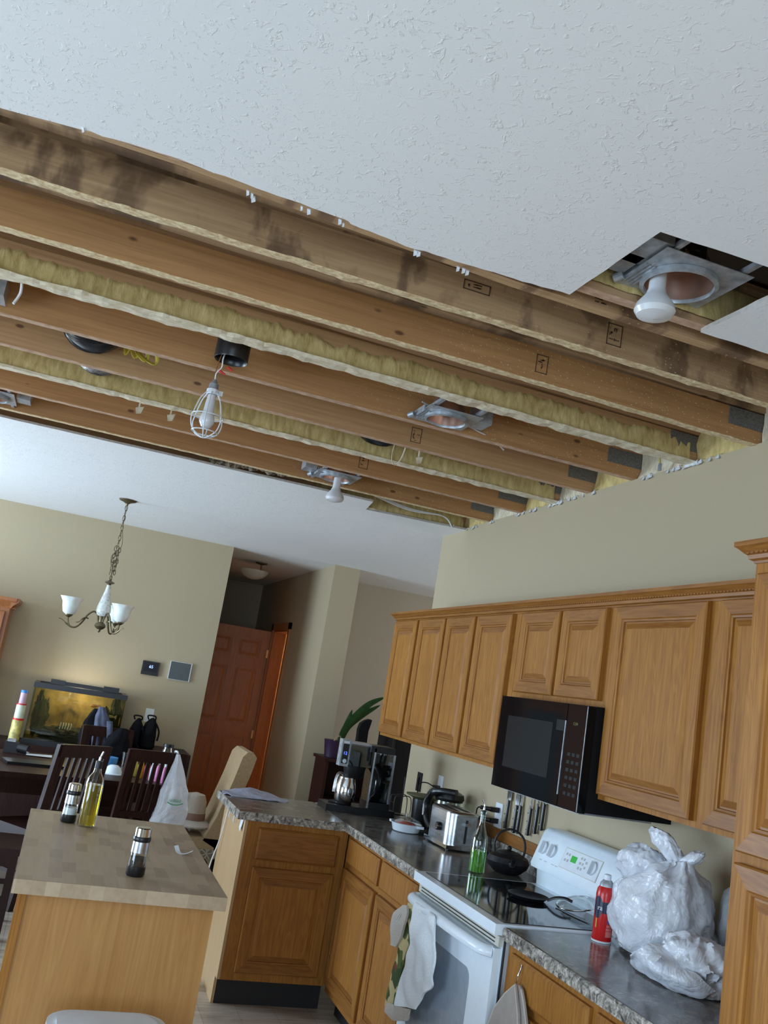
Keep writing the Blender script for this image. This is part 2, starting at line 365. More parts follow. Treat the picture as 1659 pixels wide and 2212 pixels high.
def text(name, s, size, mat, mw, parent, extrude=.0004):
    cu = bpy.data.curves.new(name, 'FONT'); cu.body = s; cu.size = size; cu.extrude = extrude; cu.align_x = 'CENTER'; cu.align_y = 'CENTER'
    t = bpy.data.objects.new(name+'_c', cu); C.objects.link(t); bpy.context.view_layer.update()
    me = bpy.data.meshes.new_from_object(t.evaluated_get(bpy.context.evaluated_depsgraph_get())); bpy.data.objects.remove(t)
    bm = B(); bm.from_mesh(me); mapbm(bm, mw); return obj(name, bm, mat, parent)
def jag(a, b, step, amp, seed, horiz=True):
    """jagged run of 2D points from a to b"""
    a = Vector(a); b = Vector(b); n = max(2, int((b-a).length/step)); out = []
    for k in range(n+1):
        p = a.lerp(b, k/n); d = noise.noise(Vector((p.x*9+seed, p.y*9, seed)))*amp + random.uniform(-1, 1)*amp*.25
        nrm = Vector((-(b-a).y, (b-a).x)).normalized(); out.append(p+nrm*(0 if k in (0, n) else d))
    return out

# ------------------------------------------------------------------ the room
CZ = 2.71
struct('floor', bx(-3.4, 5.6, -2.7, 12.0, -.05, 0), 'floor')
bm = B()
near = [(-3.4, -2.7), (2.2, -2.7), (2.2, 1.975)] + [tuple(p) for p in jag((2.2, 1.975), (1.43, 1.985), .05, .006, 1)][1:] + \
       [tuple(p) for p in jag((1.43, 1.985), (1.432, 1.600), .04, .003, 2)][1:] + [tuple(p) for p in jag((1.432, 1.600), (1.035, 1.618), .04, .004, 3)][1:] + \
       [tuple(p) for p in jag((1.035, 1.618), (1.033, 2.01), .04, .005, 4)][1:] + sum([[tuple(p) for p in jag(q, w, .025, .008, 5+k)][1:] for k, (q, w) in enumerate(zip([(1.033, 2.01), (.87, 2.02), (.60, 2.033), (.42, 2.012), (.40, 2.000), (.23, 1.992), (.0, 1.972), (-.2, 1.977), (-.39, 2.002)], [(.87, 2.02), (.60, 2.033), (.42, 2.012), (.40, 2.000), (.23, 1.992), (.0, 1.972), (-.2, 1.977), (-.39, 2.002), (-.9, 1.995)]))], []) + [(-3.4, 1.99)]
prism(bm, [(x, y, CZ) for x, y in near], (0, 0, .0127), 0, 1)
far = [tuple(p) for p in jag((-3.4, 5.14), (1.50, 5.075), .05, .006, 8)] + [(1.54, 5.34)] + [tuple(p) for p in jag((1.54, 5.34), (2.2, 5.27), .04, .008, 9)][1:] + \
      [(5.6, 5.27), (5.6, 12.0), (-3.4, 12.0)]
prism(bm, [(x, y, CZ) for x, y in far], (0, 0, .0127), 0, 1)
struct('ceiling', bm, ['ceil', 'gyps'])
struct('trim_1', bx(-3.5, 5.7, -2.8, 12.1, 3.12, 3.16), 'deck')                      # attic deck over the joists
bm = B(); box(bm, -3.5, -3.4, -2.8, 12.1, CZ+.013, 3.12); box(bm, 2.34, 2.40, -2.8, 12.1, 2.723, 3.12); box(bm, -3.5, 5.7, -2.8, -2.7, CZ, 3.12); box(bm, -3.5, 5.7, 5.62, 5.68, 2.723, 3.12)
struct('attic_light_seal', bm, 'deck')  # unseen attic sides, added to keep sky light out of the cavity
def wall_open(name, axis, c0, c1, a0, a1, z0, z1, holes, m):
    """wall slab with rectangular openings, one mesh; axis = the axis the wall runs along"""
    bm = B(); cuts = sorted(set([a0, a1]+[h[0] for h in holes]+[h[1] for h in holes]))
    for p, q in zip(cuts, cuts[1:]):
        mid = (p+q)/2; hs = sorted([h for h in holes if h[0] <= mid <= h[1]], key=lambda h: h[2]); z = z0
        for h in hs+[(0, 0, z1, z1)]:
            if h[2] > z+1e-4: box(bm, *((c0, c1, p, q) if axis == 'y' else (p, q, c0, c1)), z, h[2])
            z = h[3]
    bmesh.ops.remove_doubles(bm, verts=bm.verts, dist=1e-4)
    return struct(name, bm, m)
wall_open('wall_left', 'y', -3.5, -3.4, -2.8, 12.1, 0, CZ, [(-.1, 2.5, .25, 2.0), (5.2, 7.6, .05, 2.15)], 'wall')
wall_open('wall_rear', 'x', -2.8, -2.7, -3.4, 2.2, 0, CZ, [(-1.9, .7, .85, 2.2)], 'wall')
struct('wall_right', bev(bx(2.2, 2.32, -2.7, 5.66, 0, 2.722), .008), 'wall')
struct('wall_back', bev(bx(-3.4, 1.22, 8.36, 8.48, 0, CZ), .006), 'wall')
# hallway: left side behind the back wall, right side ending in the free corner
struct('wall_hall_left', bx(1.10, 1.22, 8.48, 11.5, 0, CZ), 'wall')
wall_open('wall_hall_right', 'y', 2.14, 2.28, 8.14, 11.5, 0, CZ, [(9.52, 10.30, 0, 2.12)], 'wall')
struct('wall_corner', bev(bx(2.141, 2.39, 8.12, 9.12, 0, CZ), .008), 'wall')
struct('wall_hall_end', bx(1.1, 3.5, 11.5, 11.6, 0, CZ), 'wall')
struct('wall_far_room', bx(2.39, 5.6, 9.11, 9.2, 0, CZ), 'wallg')
struct('wall_far_right', bx(5.6, 5.7, 5.2, 12, 0, CZ), 'wallg')
struct('wall_far_near', bx(2.32, 5.6, 5.15, 5.27, 0, CZ), 'wallg')
struct('wall_side_room', bx(3.4, 3.5, 9.2, 12, 0, CZ), 'redwood')
for i, (p, ax) in enumerate([((-3.44, -.1, 2.5, .25, 2.0), 'y'), ((-3.44, 5.2, 7.6, .05, 2.15), 'y'), ((-2.74, -1.9, .7, .85, 2.2), 'x')]):
    c, a0, a1, z0, z1 = p; bm = B(); w = .05; mid = (a0+a1)/2
    for r in ((a0, a1, z0, z0+w), (a0, a1, z1-w, z1), (a0, a0+w, z0, z1), (a1-w, a1, z0, z1), (mid-w/2, mid+w/2, z0, z1), (a0, a1, (z0+z1)/2-.012, (z0+z1)/2+.012)):
        box(bm, *((c-.02, c+.02, r[0], r[1]) if ax == 'y' else (r[0], r[1], c-.02, c+.02)), r[2], r[3])
    struct('window_%d' % (i+1), bm, 'whitep')
bm = B(); box(bm, -3.39, 1.22, 8.345, 8.359, 0, .085); struct('baseboard_back', bm, 'oakx')
bm = B(); box(bm, 2.115, 2.139, 8.13, 9.45, 0, .085); struct('baseboard_hall', bm, 'oakh')
# drywall tatters along the top of the cabinet wall
tat = B()
for k in range(46):
    y = random.uniform(2.25, 5.3) if k > 20 else random.choice([2.95, 3.0, 3.05, 3.35, 4.1, 4.85, 5.2])+random.uniform(-.07, .07)
    s = random.uniform(.006, .022)
    prism(tat, [(2.190, y-s, 2.705), (2.185, y+s*random.random(), 2.703-s*.5*random.random()), (2.195, y+s, 2.712), (2.2, y, 2.722+s*.4)], (.006, .002, .004))
tag(obj('torn_drywall_paper', tat, 'whitep'), 'torn white drywall paper tatters along the top edge of the cabinet wall', 'drywall scraps', kind='stuff')

sc_ = B()
for (u, v) in ((536, 412), (545, 418), (548, 424), (652, 446), (668, 452), (735, 474), (742, 482), (898, 541), (905, 543), (990, 576), (1002, 580), (1010, 584), (180, 276)):
    p = at(u, v, z=2.712); s = random.uniform(.003, .007)
    prism(sc_, [(p.x-s, p.y-.004, 2.709), (p.x+s*.4, p.y-.006, 2.707), (p.x+s, p.y+s*.8, 2.706-s*.5), (p.x-s*.2, p.y+s*1.5, 2.705-s*.8)], (.001, .001, .003))
tag(obj('torn_drywall_paper', sc_, 'whitep'), 'white drywall paper scraps clinging to the cut edge of the near ceiling', 'drywall scraps', kind='stuff')

# hallway door: opening in the right hall wall with casing, and the open six panel door leaf
bm = B(); box(bm, 2.118, 2.139, 9.45, 9.525, 0, 2.19); box(bm, 2.118, 2.139, 10.30, 10.37, 0, 2.19); box(bm, 2.118, 2.139, 9.45, 10.37, 2.12, 2.19)
box(bm, 2.14, 2.28, 9.521, 9.54, 0, 2.119); box(bm, 2.14, 2.28, 10.28, 10.299, 0, 2.119); box(bm, 2.14, 2.28, 9.521, 10.299, 2.10, 2.119)
dr = struct('door_1', bev(bm, .004), 'doorwood')
def sixpanel(w, h, t):
    bm = B(); box(bm, 0, w, -t/2, t/2, 0, h)
    rows = [(.12*h, .42*h), (.50*h, .80*h), (.85*h, .95*h)]; cols = [(.14*w, .46*w), (.56*w, .88*w)]
    for z0, z1 in rows:
        for x0, x1 in cols:
            for s in (-1, 1):
                y = s*t/2; rr = [(0, y), (.012, y-s*.010), (.030, y-s*.010), (.055, y+s*.001)]
                prev = None
                for ins, yy in rr:
                    q = [bm.verts.new((x0+ins, yy+(s*.0008 if ins == 0 else 0), z0+ins)), bm.verts.new((x1-ins, yy+(s*.0008 if ins == 0 else 0), z0+ins)), bm.verts.new((x1-ins, yy+(s*.0008 if ins == 0 else 0), z1-ins)), bm.verts.new((x0+ins, yy+(s*.0008 if ins == 0 else 0), z1-ins))]
                    if prev:
                        for k in range(4): bm.faces.new((prev[k], prev[(k+1) % 4], q[(k+1) % 4], q[k]))
                    prev = q
                bm.faces.new(prev)
    return bm
def sixpanel_cut(w, h, t):
    """door leaf with true recessed panels: stiles and rails around raised panels"""
    bm = B(); xs = [0, .14*w, .46*w, .55*w, .87*w, w]; zs = [0, .12*h, .42*h, .49*h, .79*h, .845*h, .945*h, h]
    box(bm, 0, w, -t/2+.010, t/2-.010, 0, h)
    for i in (0, 2, 4): box(bm, xs[i], xs[i+1], -t/2, t/2, 0, h)
    for j in (0, 2, 4, 6):
        for i in (1, 3): box(bm, xs[i], xs[i+1], -t/2, t/2, zs[j], zs[j+1])
    for j in (1, 3, 5):
        for i in (1, 3):
            a0, a1, b0, b1 = xs[i]+.02, xs[i+1]-.02, zs[j]+.02, zs[j+1]-.02
            for s in (-1, 1):
                o_ = [(a0, b0), (a1, b0), (a1, b1), (a0, b1)]; i_ = [(a0+.03, b0+.03), (a1-.03, b0+.03), (a1-.03, b1-.03), (a0+.03, b1-.03)]
                O = [bm.verts.new((x, s*(t/2-.0095), z)) for x, z in o_]; I = [bm.verts.new((x, s*(t/2-.002), z)) for x, z in i_]
                for k in range(4): bm.faces.new((O[k], O[(k+1) % 4], I[(k+1) % 4], I[k]))
                bm.faces.new(I)
    return bm
leaf = mapbm(sixpanel_cut(.80, 2.08, .036), Matrix.Translation((1.335, 10.42, .02)) @ Matrix.Rotation(radians(-5), 4, 'Z'))
lf = obj('door_leaf', leaf, 'doorwood', dr)
bm = B(); box(bm, 2.095, 2.117, 10.305, 10.36, 1.80, 1.89); box(bm, 2.095, 2.117, 10.305, 10.36, .9, .99); obj('hinge', bm, 'brass', dr)
pf = thing('wall_picture', 'small dark framed picture high on the end wall of the hallway', 'picture', (1.44, 11.49, 2.3))
obj('frame', rbox(1.38, 1.62, 11.46, 11.499, 2.12, 2.44, .004), 'black', pf); obj('print', bx(1.41, 1.59, 11.455, 11.459, 2.15, 2.41), 'screen', pf)

# ------------------------------------------------------------------ opened ceiling: joists
XA, XB = -3.38, 2.33
ys = [2.32, 2.67, 3.045, 3.435, 3.81, 4.15, 4.53, 4.945, 5.37]
kindm = ['joistA', 'joistB', 'joistC', 'joistB', 'joistC', 'joistC', 'joistB', 'joistB', 'joistC']
desc = ['water-stained ceiling joist nearest the intact near ceiling with an ink grade stamp', 'orange-brown adhesive-speckled ceiling joist between the stained joist and the thickly foamed one',
        'ceiling joist thickly coated in yellow spray foam with a white foam lip', 'reddish knotty ceiling joist just behind the thickly foamed joist, beside the black can housing',
        'tan ceiling joist passing between the two black flexible ducts', 'ceiling joist thinly coated in yellow foam with a jagged cream lip, behind the caged lamp',
        'brown ceiling joist just beyond the thinly foamed joist, with faint glue dots', 'farthest fully exposed brown joist, holding the small bulb fitting near the dining ceiling', 'foamed joist end glimpsed in the notch cut from the dining ceiling']
def rough_strip(x0, x1, yc, hw, zt, dz, seed, amp):
    """ragged band of glue or foam stuck along a joist's underside"""
    bm = B(); n = int((x1-x0)/.022); top = []; 
    for k in range(n+1):
        x = x0+(x1-x0)*k/n; a = noise.noise(Vector((x*7, seed, 0)))+.6*noise.noise(Vector((x*31, seed, 3))); b = noise.noise(Vector((x*7, seed, 9)))+.6*noise.noise(Vector((x*33, seed, 5)))
        d = dz*(.75+.45*noise.noise(Vector((x*19, seed, 7))))
        y0, y1 = yc-hw*(1+amp*a), yc+hw*(1+amp*b)
        top.append([bm.verts.new((x, y0, zt)), bm.verts.new((x, y0+hw*.25, zt-d)), bm.verts.new((x, y1-hw*.2, zt-d*.9)), bm.verts.new((x, y1, zt))])
    for p, q in zip(top, top[1:]):
        for i in range(4): bm.faces.new((p[i], q[i], q[(i+1) % 4], p[(i+1) % 4]))
    bm.faces.new(top[0]); bm.faces.new(top[-1][::-1]); return bm
def foam_face(x0, x1, yf, z0, z1, cover, thick, seed):
    """dripping spray foam on the near face of a joist"""
    bm = B(); nx = int((x1-x0)/.009); nz = 15; rows = []
    for i in range(nx+1):
        x = x0+(x1-x0)*i/nx; col = []
        edge = cover+.25*noise.noise(Vector((x*2.2, seed, 0)))+.12*noise.noise(Vector((x*42, seed, 1)))+.14*noise.noise(Vector((x*13, seed, 2)))+.08*noise.noise(Vector((x*75, seed, 6)))
        for j in range(nz+1):
            s = j/nz; z = z0+(z1-z0)*s
            rid = .5+.5*noise.noise(Vector((x*60+z*14, z*9, seed))); lump = noise.noise(Vector((x*9, z*13, seed+4)))
            t = thick*(1-s*.7)*(.55+.8*rid+.35*lump); m = max(0, min(1, (edge-s)*7))
            col.append(bm.verts.new((x, yf+.004-t*m-.004*m, z)))
        rows.append(col)
    for a, b in zip(rows, rows[1:]):
        for j in range(nz): bm.faces.new((a[j], b[j], b[j+1], a[j+1]))
    return bm
def stamp_mesh(x, y, z, w, h, seed, frame=True):
    """inked grade stamp: outline and short strokes lying on a joist face"""
    bm = B(); r = random.Random(seed); t = .0012; f = .0025
    if frame:
        for a in ((x, x+w, z, z+f), (x, x+w, z+h-f, z+h), (x, x+f, z, z+h), (x+w-f, x+w, z, z+h)): box(bm, a[0], a[1], y-t, y, a[2], a[3])
    for k in range(9):
        xx = x+w*r.uniform(.15, .6); zz = z+h*r.uniform(.1, .85); 
        if r.random() < .5: box(bm, xx, xx+w*r.uniform(.15, .3), y-t, y, zz, zz+f)
        else: box(bm, xx, xx+f, y-t, y, zz, min(z+h, zz+h*.12))
    return bm
n = NT('stamp_ink'); n.color((.07, .035, .02)); n.set(Roughness=.9); M['ink'] = n.m
for i, (y, mk) in enumerate(zip(ys, kindm)):
    t = thing('ceiling_joist', desc[i], 'joist', (0, y, 2.722), 'exposed ceiling joists')
    bm = B(); box(bm, XA, XB, y-.019, y+.019, 2.722, 2.837 if i < 3 else 2.853); obj('chord', bev(bm, .003, 1), mk, t)
    if i < 8:
        x0 = .75 if i < 3 else 1.2
        bm = B(); prism(bm, [(XA, y-.031, 2.91 if i < 3 else 2.852), (x0-.2, y-.031, 2.862 if i < 3 else 2.850), (XB, y-.031, 2.842), (XB, y-.031, 3.1), (XA, y-.031, 3.1)], (0, .045, 0)); obj('upper_board', bm, 'joistA' if i < 2 else 'joistC', t)
        obj('nail_plate', bx(2.045+.02*(i % 3), 2.24, y-.0225 if i not in (2, 5) else y-.024, y-.019, 2.770, 2.836), 'plate', t)
    if i in (0, 1): obj('adhesive_residue', rough_strip(XA, XB-.1, y, .018, 2.723, .007, i+1, .35), 'glue', t)
    elif i in (2, 5, 8): obj('foam_lip', rough_strip(XA, XB-.12, y-.012, .034 if i == 2 else .028, 2.726, .014, i+1, .4), 'gluew', t)
    elif i == 7: obj('paper_residue', rough_strip(XA, XB-.1, y, .0175, 2.723, .005, i+1, .25), 'glue', t)
    else: obj('paper_residue', rough_strip(XA, XB-.1, y, .019, 2.723, .004, i+1, .1), 'gluep', t)
    if i == 2: obj('foam_coat', foam_face(XA+1.5, 2.18, y-.019, 2.723, 2.84, .80, .010, 3), 'foam', t, True)
    if i == 5: obj('foam_coat', foam_face(XA+1.5, 2.18, y-.019, 2.723, 2.84, 1.0, .009, 8), 'foam', t, True)
    if i == 8: obj('foam_coat', foam_face(1.2, 2.2, y-.019, 2.723, 2.84, 1.1, .02, 12), 'foam', t, True)
    if i == 0:
        obj('grade_stamp', stamp_mesh(1.325, y-.0192, 2.752, .052, .07, 5), 'ink', t); obj('grade_stamp', stamp_mesh(.84, y-.0192, 2.785, .085, .03, 9), 'ink', t)
    if i == 1: obj('grade_stamp', stamp_mesh(1.27, y-.0192, 2.75, .045, .065, 6), 'ink', t)
    if i == 4: obj('grade_stamp', stamp_mesh(1.245, y-.0192, 2.745, .05, .07, 7), 'ink', t)
    if i == 6: obj('grade_stamp', stamp_mesh(1.22, y-.0192, 2.75, .05, .07, 8), 'ink', t)
t = thing('ceiling_joist', 'narrow wooden joist edge lying right against the cut near ceiling', 'joist', (0, 1.985, 2.722), 'exposed ceiling joists')
obj('chord', bev(bx(XA, XB, 1.966, 2.004, 2.7235, 2.855), .003, 1), 'joistA', t); obj('paper_residue', rough_strip(XA, XB-.1, 1.985, .018, 2.7236, .003, 21, .15), 'gluep', t)
sb = [(-3.38, 2.035), (-.2, 2.022), (0, 2.024), (.4, 2.062), (.9, 2.092), (2.33, 2.095)]
bm = B(); prism(bm, [(x, y_, 2.7235) for x, y_ in sb]+[(x, y_-.038, 2.7235) for x, y_ in sb[::-1]], (0, 0, .113)); obj('sister_board', bev(bm, .004, 2), 'joistA', t); obj('grade_stamp', stamp_mesh(1.12, 2.0528, 2.735, .06, .02, 12, False), 'ink', t)
obj('foam_coat', foam_face(.9, 2.1, 1.966, 2.74, 2.85, 1.2, .012, 14), 'foam', t, True)
for y, lab in ((1.59, 'dark joist behind the far edge of the square light cut-out'),):
    t = tag(obj('ceiling_joist', bev(bx(XA, XB, y-.019, y+.019, 2.724, 2.855), .003, 1), 'joistC'), lab, 'joist', 'exposed ceiling joists')
# insulation stuffed over the cabinet wall between joists
k = 0
for a, b in zip([2.05]+ys[:-1], ys):
    bm = B(); sx = (b-a-.05)/2; ym = (a+b)/2
    g = [(2.215+.01*noise.noise(Vector((0, ym*3, z*9))), z) for z in (2.722, 2.76, 2.80, 2.86, 2.92)]
    v = [[bm.verts.new((x+.018*noise.noise(Vector((x*5, yy*14, z*17))), yy, z)) for x, z in g] for yy in [ym-sx+2*sx*q/12 for q in range(13)]]
    for p, q in zip(v, v[1:]):
        for j in range(4): bm.faces.new((p[j], q[j], q[j+1], p[j+1]))
    r = bmesh.ops.extrude_face_region(bm, geom=bm.faces[:])
    for e in r['geom']:
        if isinstance(e, bmesh.types.BMVert): e.co.x = 2.325
    tag(obj('insulation_block', bm, 'foam' if k % 2 == 0 else 'gluew', None, True), ['yellow', 'pale cream'][k % 2]+' insulation foam block above the cabinet wall, %s' % ['beside the doubled near joist', 'between the stained and speckled joists', 'between the speckled and thickly foamed joists', 'just beyond the thickly foamed joist', 'beyond the reddish knotty joist', 'before the thinly foamed joist', 'just beyond the thinly foamed joist', 'before the farthest exposed joist', 'at the notch in the dining ceiling'][k], 'insulation', 'insulation blocks over the wall')
    k += 1
# ------------------------------------------------------------------ fittings in the opened ceiling
def downlight(name, label, cx, cy, zr, r=.085, bulb=None, bar=True, box_=True, boxside=-1, span=(1.61, 1.966)):
    t = thing(name, label, 'light fitting', (cx, cy, zr), 'recessed light housings in the opened ceiling')
    bm = B(); n = 36
    def ring(rr, z): return [bm.verts.new((cx+rr*cos(2*pi*k/n), cy+rr*sin(2*pi*k/n), z)) for k in range(n)]
    P_ = [(r*1.12, zr+.012), (r*1.12, zr), (r, zr-.004), (r*.97, zr+.004), (r*.97, zr+.02)]
    R_ = [ring(*q) for q in P_]
    for a, b in zip(R_, R_[1:]):
        for k in range(n): bm.faces.new((a[k], a[(k+1) % n], b[(k+1) % n], b[k]))
    obj('trim_ring', bm, 'galv', t, True)
    bm = B(); lathe(bm, [(r*.96, zr+.005), (r*.90, zr+.05), (r*.6, zr+.11), (.001, zr+.125)], (cx, cy, 0), cap=False); obj('reflector', bm, 'copperr', t, True)
    bm = B(); hw = r*1.45; L4 = []
    for z_ in (zr+.0125, zr+.0145):
        L4.append([bm.verts.new((cx+max(-hw, min(hw, 1.42*hw*cos(2*pi*(k+.5)/n))), cy+max(-hw, min(hw, 1.42*hw*sin(2*pi*(k+.5)/n))), z_)) for k in range(n)]); L4.append([bm.verts.new((cx+r*1.05*cos(2*pi*(k+.5)/n), cy+r*1.05*sin(2*pi*(k+.5)/n), z_)) for k in range(n)])
    for a_, b_ in ((0, 1), (3, 2), (2, 0), (1, 3)):
        for k in range(n): bm.faces.new((L4[a_][k], L4[a_][(k+1) % n], L4[b_][(k+1) % n], L4[b_][k]))
    obj('mounting_plate', bm, 'galv', t)
    if bar:
        for s in (-1, 1):
            bm = B(); x = cx+s*r*1.15; box(bm, x-.007, x+.007, span[0], span[1], zr+.017, zr+.020); box(bm, x-.007, x-.005, span[0], span[1], zr+.020, zr+.030); box(bm, x+.005, x+.007, span[0], span[1], zr+.020, zr+.030)
            obj('hanger_bar', bm, 'galv', t)
        bm = B(); x = cx-r*1.15
        for q in range(4): box(bm, x-.022+q*.011, x-.017+q*.011, cy-.035, cy+.075, zr+.008, zr+.034)
        cyl(bm, (x-.03, cy+.055, zr+.015), (x-.045, cy+.075, zr+.008), .012, 10); obj('clamp', bm, 'galv', t)
    if box_:
        obj('junction_box', rbox(cx+boxside*(hw+.07), cx+boxside*(hw+.005), cy-.04, cy+.06, zr+.02, zr+.10, .003) if boxside > 0 else rbox(cx-hw-.07, cx-hw-.005, cy-.04, cy+.06, zr+.02, zr+.10, .003), 'galv', t)
    if bulb:
        bxx, byy, zb, rb = bulb; prof = [(.001, zb-.012), (rb*.45, zb-.010), (rb*.85, zb-.003), (rb, zb+.010), (rb*.93, zb+.026), (rb*.55, zb+.052), (rb*.42, zb+.07), (rb*.40, zb+.125), (.001, zb+.13)]
        bm = B(); lathe(bm, [(q[0], q[1]) for q in prof], (bxx, byy, 0), 30, cap=False); o = obj('light_bulb', bm, 'bulb', t, True)
    return t
b0 = at(1413, 680, z=2.655)
t = downlight('recessed_light', 'recessed light housing with a white reflector bulb hanging in the square ceiling cut-out', 1.262, 1.862, 2.745, .088, (b0.x, b0.y, 2.655, .052), span=(1.612, 1.965))
obj('foil_flap', (rbox(1.20, 1.27, 1.77, 1.79, 2.77, 2.83, .002)), 'foil', t)
tag(obj('junction_box', rbox(1.06, 1.15, 1.73, 1.86, 2.765, 2.85, .003), 'galv'), 'grey metal junction box behind the left rim of the square cut-out', 'electrical box')
downlight('recessed_light', 'empty recessed light ring without a bulb, beside the thick yellow foam joist', 1.215, 3.285, 2.712, .078, None, boxside=1, span=(3.075, 3.415))
b1 = at(722, 1080, z=2.60)
downlight('recessed_light', 'small recessed light with bulb hanging against the edge of the far dining ceiling', 1.165, 4.74, 2.715, .08, (b1.x, b1.y, 2.60, .052), span=(4.55, 4.92))
downlight('recessed_light', 'empty recessed light housing cut by the picture edge in front of the dining ceiling', -.63, 4.74, 2.715, .08, None, span=(4.55, 4.92), boxside=1)
tag(obj('junction_box', rbox(-.66, -.475, 3.27, 3.38, 2.735, 2.80, .003), 'galv'), 'galvanised box between joists close to the picture edge with a screw below', 'electrical box')
t = thing('can_housing', 'black round can housing under the ceiling from which the caged lamp hangs', 'light housing', (.325, 3.215, 2.70))
bm = B(); lathe(bm, [(.054, 2.72), (.056, 2.705), (.060, 2.70), (.062, 2.705), (.062, 2.83), (.001, 2.835)], (.325, 3.215, 0), 32, cap=False); obj('rim', bm, 'black', t, True)
bm = B(); lathe(bm, [(.054, 2.72), (.053, 2.81), (.001, 2.812)], (.325, 3.215, 0), 28, cap=False); obj('inside', bm, 'blackm', t, True)
# caged utility lamp
L0 = at(462, 835, y=3.215); lx, ly = L0.x, L0.y
t = thing('caged_lamp', 'white wire-caged work lamp dangling on wires from the black housing', 'lamp', (lx, ly, 2.45))
bm = B(); lathe(bm, [(.001, 2.615), (.006, 2.615), (.012, 2.60), (.017, 2.598), (.018, 2.578), (.012, 2.576)], (lx, ly, 0), 18, cap=False); obj('socket', bm, 'galv', t, True)
bm = B(); lathe(bm, [(.012, 2.578), (.022, 2.576), (.023, 2.560), (.018, 2.557)], (lx, ly, 0), 10, cap=False); box(bm, lx+.018, lx+.036, ly-.006, ly+.006, 2.560, 2.576); obj('collar', bm, 'whitep', t)
bm = B(); lathe(bm, [(.014, 2.556), (.018, 2.52), (.020, 2.49), (.026, 2.47), (.027, 2.452), (.016, 2.434), (.001, 2.430)], (lx, ly, 0), 22, cap=False); obj('light_bulb', bm, 'bulb', t, True)
bm = B()
for k in range(3):
    a = pi*k/3+.3; d = Vector((cos(a), sin(a), 0))
    pts = [(-.020, 2.565), (-.040, 2.535), (-.055, 2.48), (-.060, 2.45), (-.045, 2.415), (0, 2.395), (.045, 2.415), (.060, 2.45), (.055, 2.48), (.040, 2.535), (.020, 2.565)]
    tube(bm, spline([(lx+d.x*p, ly+d.y*p, z) for p, z in pts], 5), .0022, 6)
for rr, z in ((.056, 2.475), (.046, 2.416)):
    tube(bm, [(lx+rr*cos(2*pi*k/24), ly+rr*sin(2*pi*k/24), z) for k in range(24)], .0022, 6, True)
obj('wire_cage', bm, 'whitep', t, True)
bm = B(); tube(bm, spline([(lx+.02, ly, 2.815), (lx+.02, ly, 2.75), (lx+.012, ly-.005, 2.70), (lx+.013, ly-.005, 2.665), (lx-.001, ly, 2.64), (lx, ly, 2.61)], 6), .0026, 6); obj('white_wire', bm, 'cord', t, True)
bm = B(); tube(bm, spline([(lx+.006, ly+.01, 2.72), (lx-.001, ly+.012, 2.68), (lx-.003, ly+.01, 2.645)], 6), .002, 6); obj('red_wire', bm, 'redwood', t, True)
for dx, dz in ((.02, -.012), (.045, .008)):
    bm = B(); cyl(bm, (lx+dx-.012, ly-.008, 2.662+dz), (lx+dx+.010, ly-.01, 2.652+dz), .0055, 10, .003); obj('wire_nut', bm, 'redcap', t, True)
# ducts with yellow straps, wires
DL = {}
def duct(label, x, r, y0, y1, zc, mat, sag=.03):
    t = thing('flexible_duct', label, 'duct', (x, (y0+y1)/2, zc-r))
    bm = B(); n = 60; pts = [(x+.012*sin(k*.2), y0+(y1-y0)*k/n, zc-sag*sin(pi*k/n)) for k in range(n+1)]
    tube(bm, pts, [r*(1+.035*(k % 2)) for k in range(n+1)], 22); obj('duct_sleeve', bm, mat, t, True); return t
t1 = duct('black flexible duct with yellow straps and a crinkled silver section, above the reddish joist', -.185, .115, 3.50, 3.765, 2.888, 'duct', .028)
bm = B()
for k in range(4):
    x = -.055+.018*k; tube(bm, spline([(x, 3.62, 2.86), (x+.004, 3.60, 2.80-.01*k), (x+.012+.02*k, 3.60, 2.745-.004*k), (x+.02+.018*k, 3.61, 2.78), (x+.005, 3.63, 2.85)], 6), .010, 6, flat=.4)
obj('strap', bm, 'yellow', t1, True)
bm = B(); tube(bm, [(-.15, 3.87+.22*k/40, 2.885-.025*sin(pi*k/40)) for k in range(41)], [.105*(1+.03*(k % 2)) for k in range(41)], 22); obj('foil_section', bm, 'foil', t1, True)
t2 = duct('short black duct bottom peeping below a joist beside the hanging yellow loop', 1.17, .10, 3.87, 4.09, 2.882, 'duct', .025)
bm = B(); tube(bm, spline([(1.215, 3.86, 2.80), (1.19, 3.84, 2.72), (1.185, 3.83, 2.655), (1.205, 3.83, 2.630), (1.228, 3.83, 2.665), (1.245, 3.84, 2.73), (1.25, 3.86, 2.80)], 8), .004, 6, flat=.5); obj('strap_loop', bm, 'gluew', t2, True)
bm = B(); tube(bm, spline([at(912, 868, z=2.79), at(980, 905, z=2.77), at(1030, 930, z=2.75), at(1065, 950, z=2.735), at(1088, 972, z=2.722)], 8), .0032, 6)
tag(obj('cable', bm, 'cord', None, True), 'thin white cable curving from the empty ring light down to the reddish joist', 'cable')
bm = B()
for q in range(3): tube(bm, spline([(.2, 4.965, 2.745+.012*q), (.7, 4.975, 2.74+.01*q), (1.3, 4.985, 2.75+.008*q), (1.75, 5.18, 2.735+.006*q), (2.0, 5.20, 2.75), (2.08, 5.22, 2.70), (2.10, 5.24, 2.72)], 8), .004, 6)
tag(obj('cable_bundle', bm, 'cord', None, True), 'bundle of white cables running to the notch in the dining ceiling', 'cable')
bm = B(); tube(bm, spline([(2.12, 3.07, 2.85), (2.13, 3.15, 2.80), (2.16, 3.19, 2.765), (2.17, 3.20, 2.73)], 6), .004, 6)
w = obj('cable', bm, 'yellow', None, True); tag(w, 'yellow cable entering the cabinet wall through a short metal sleeve', 'cable')
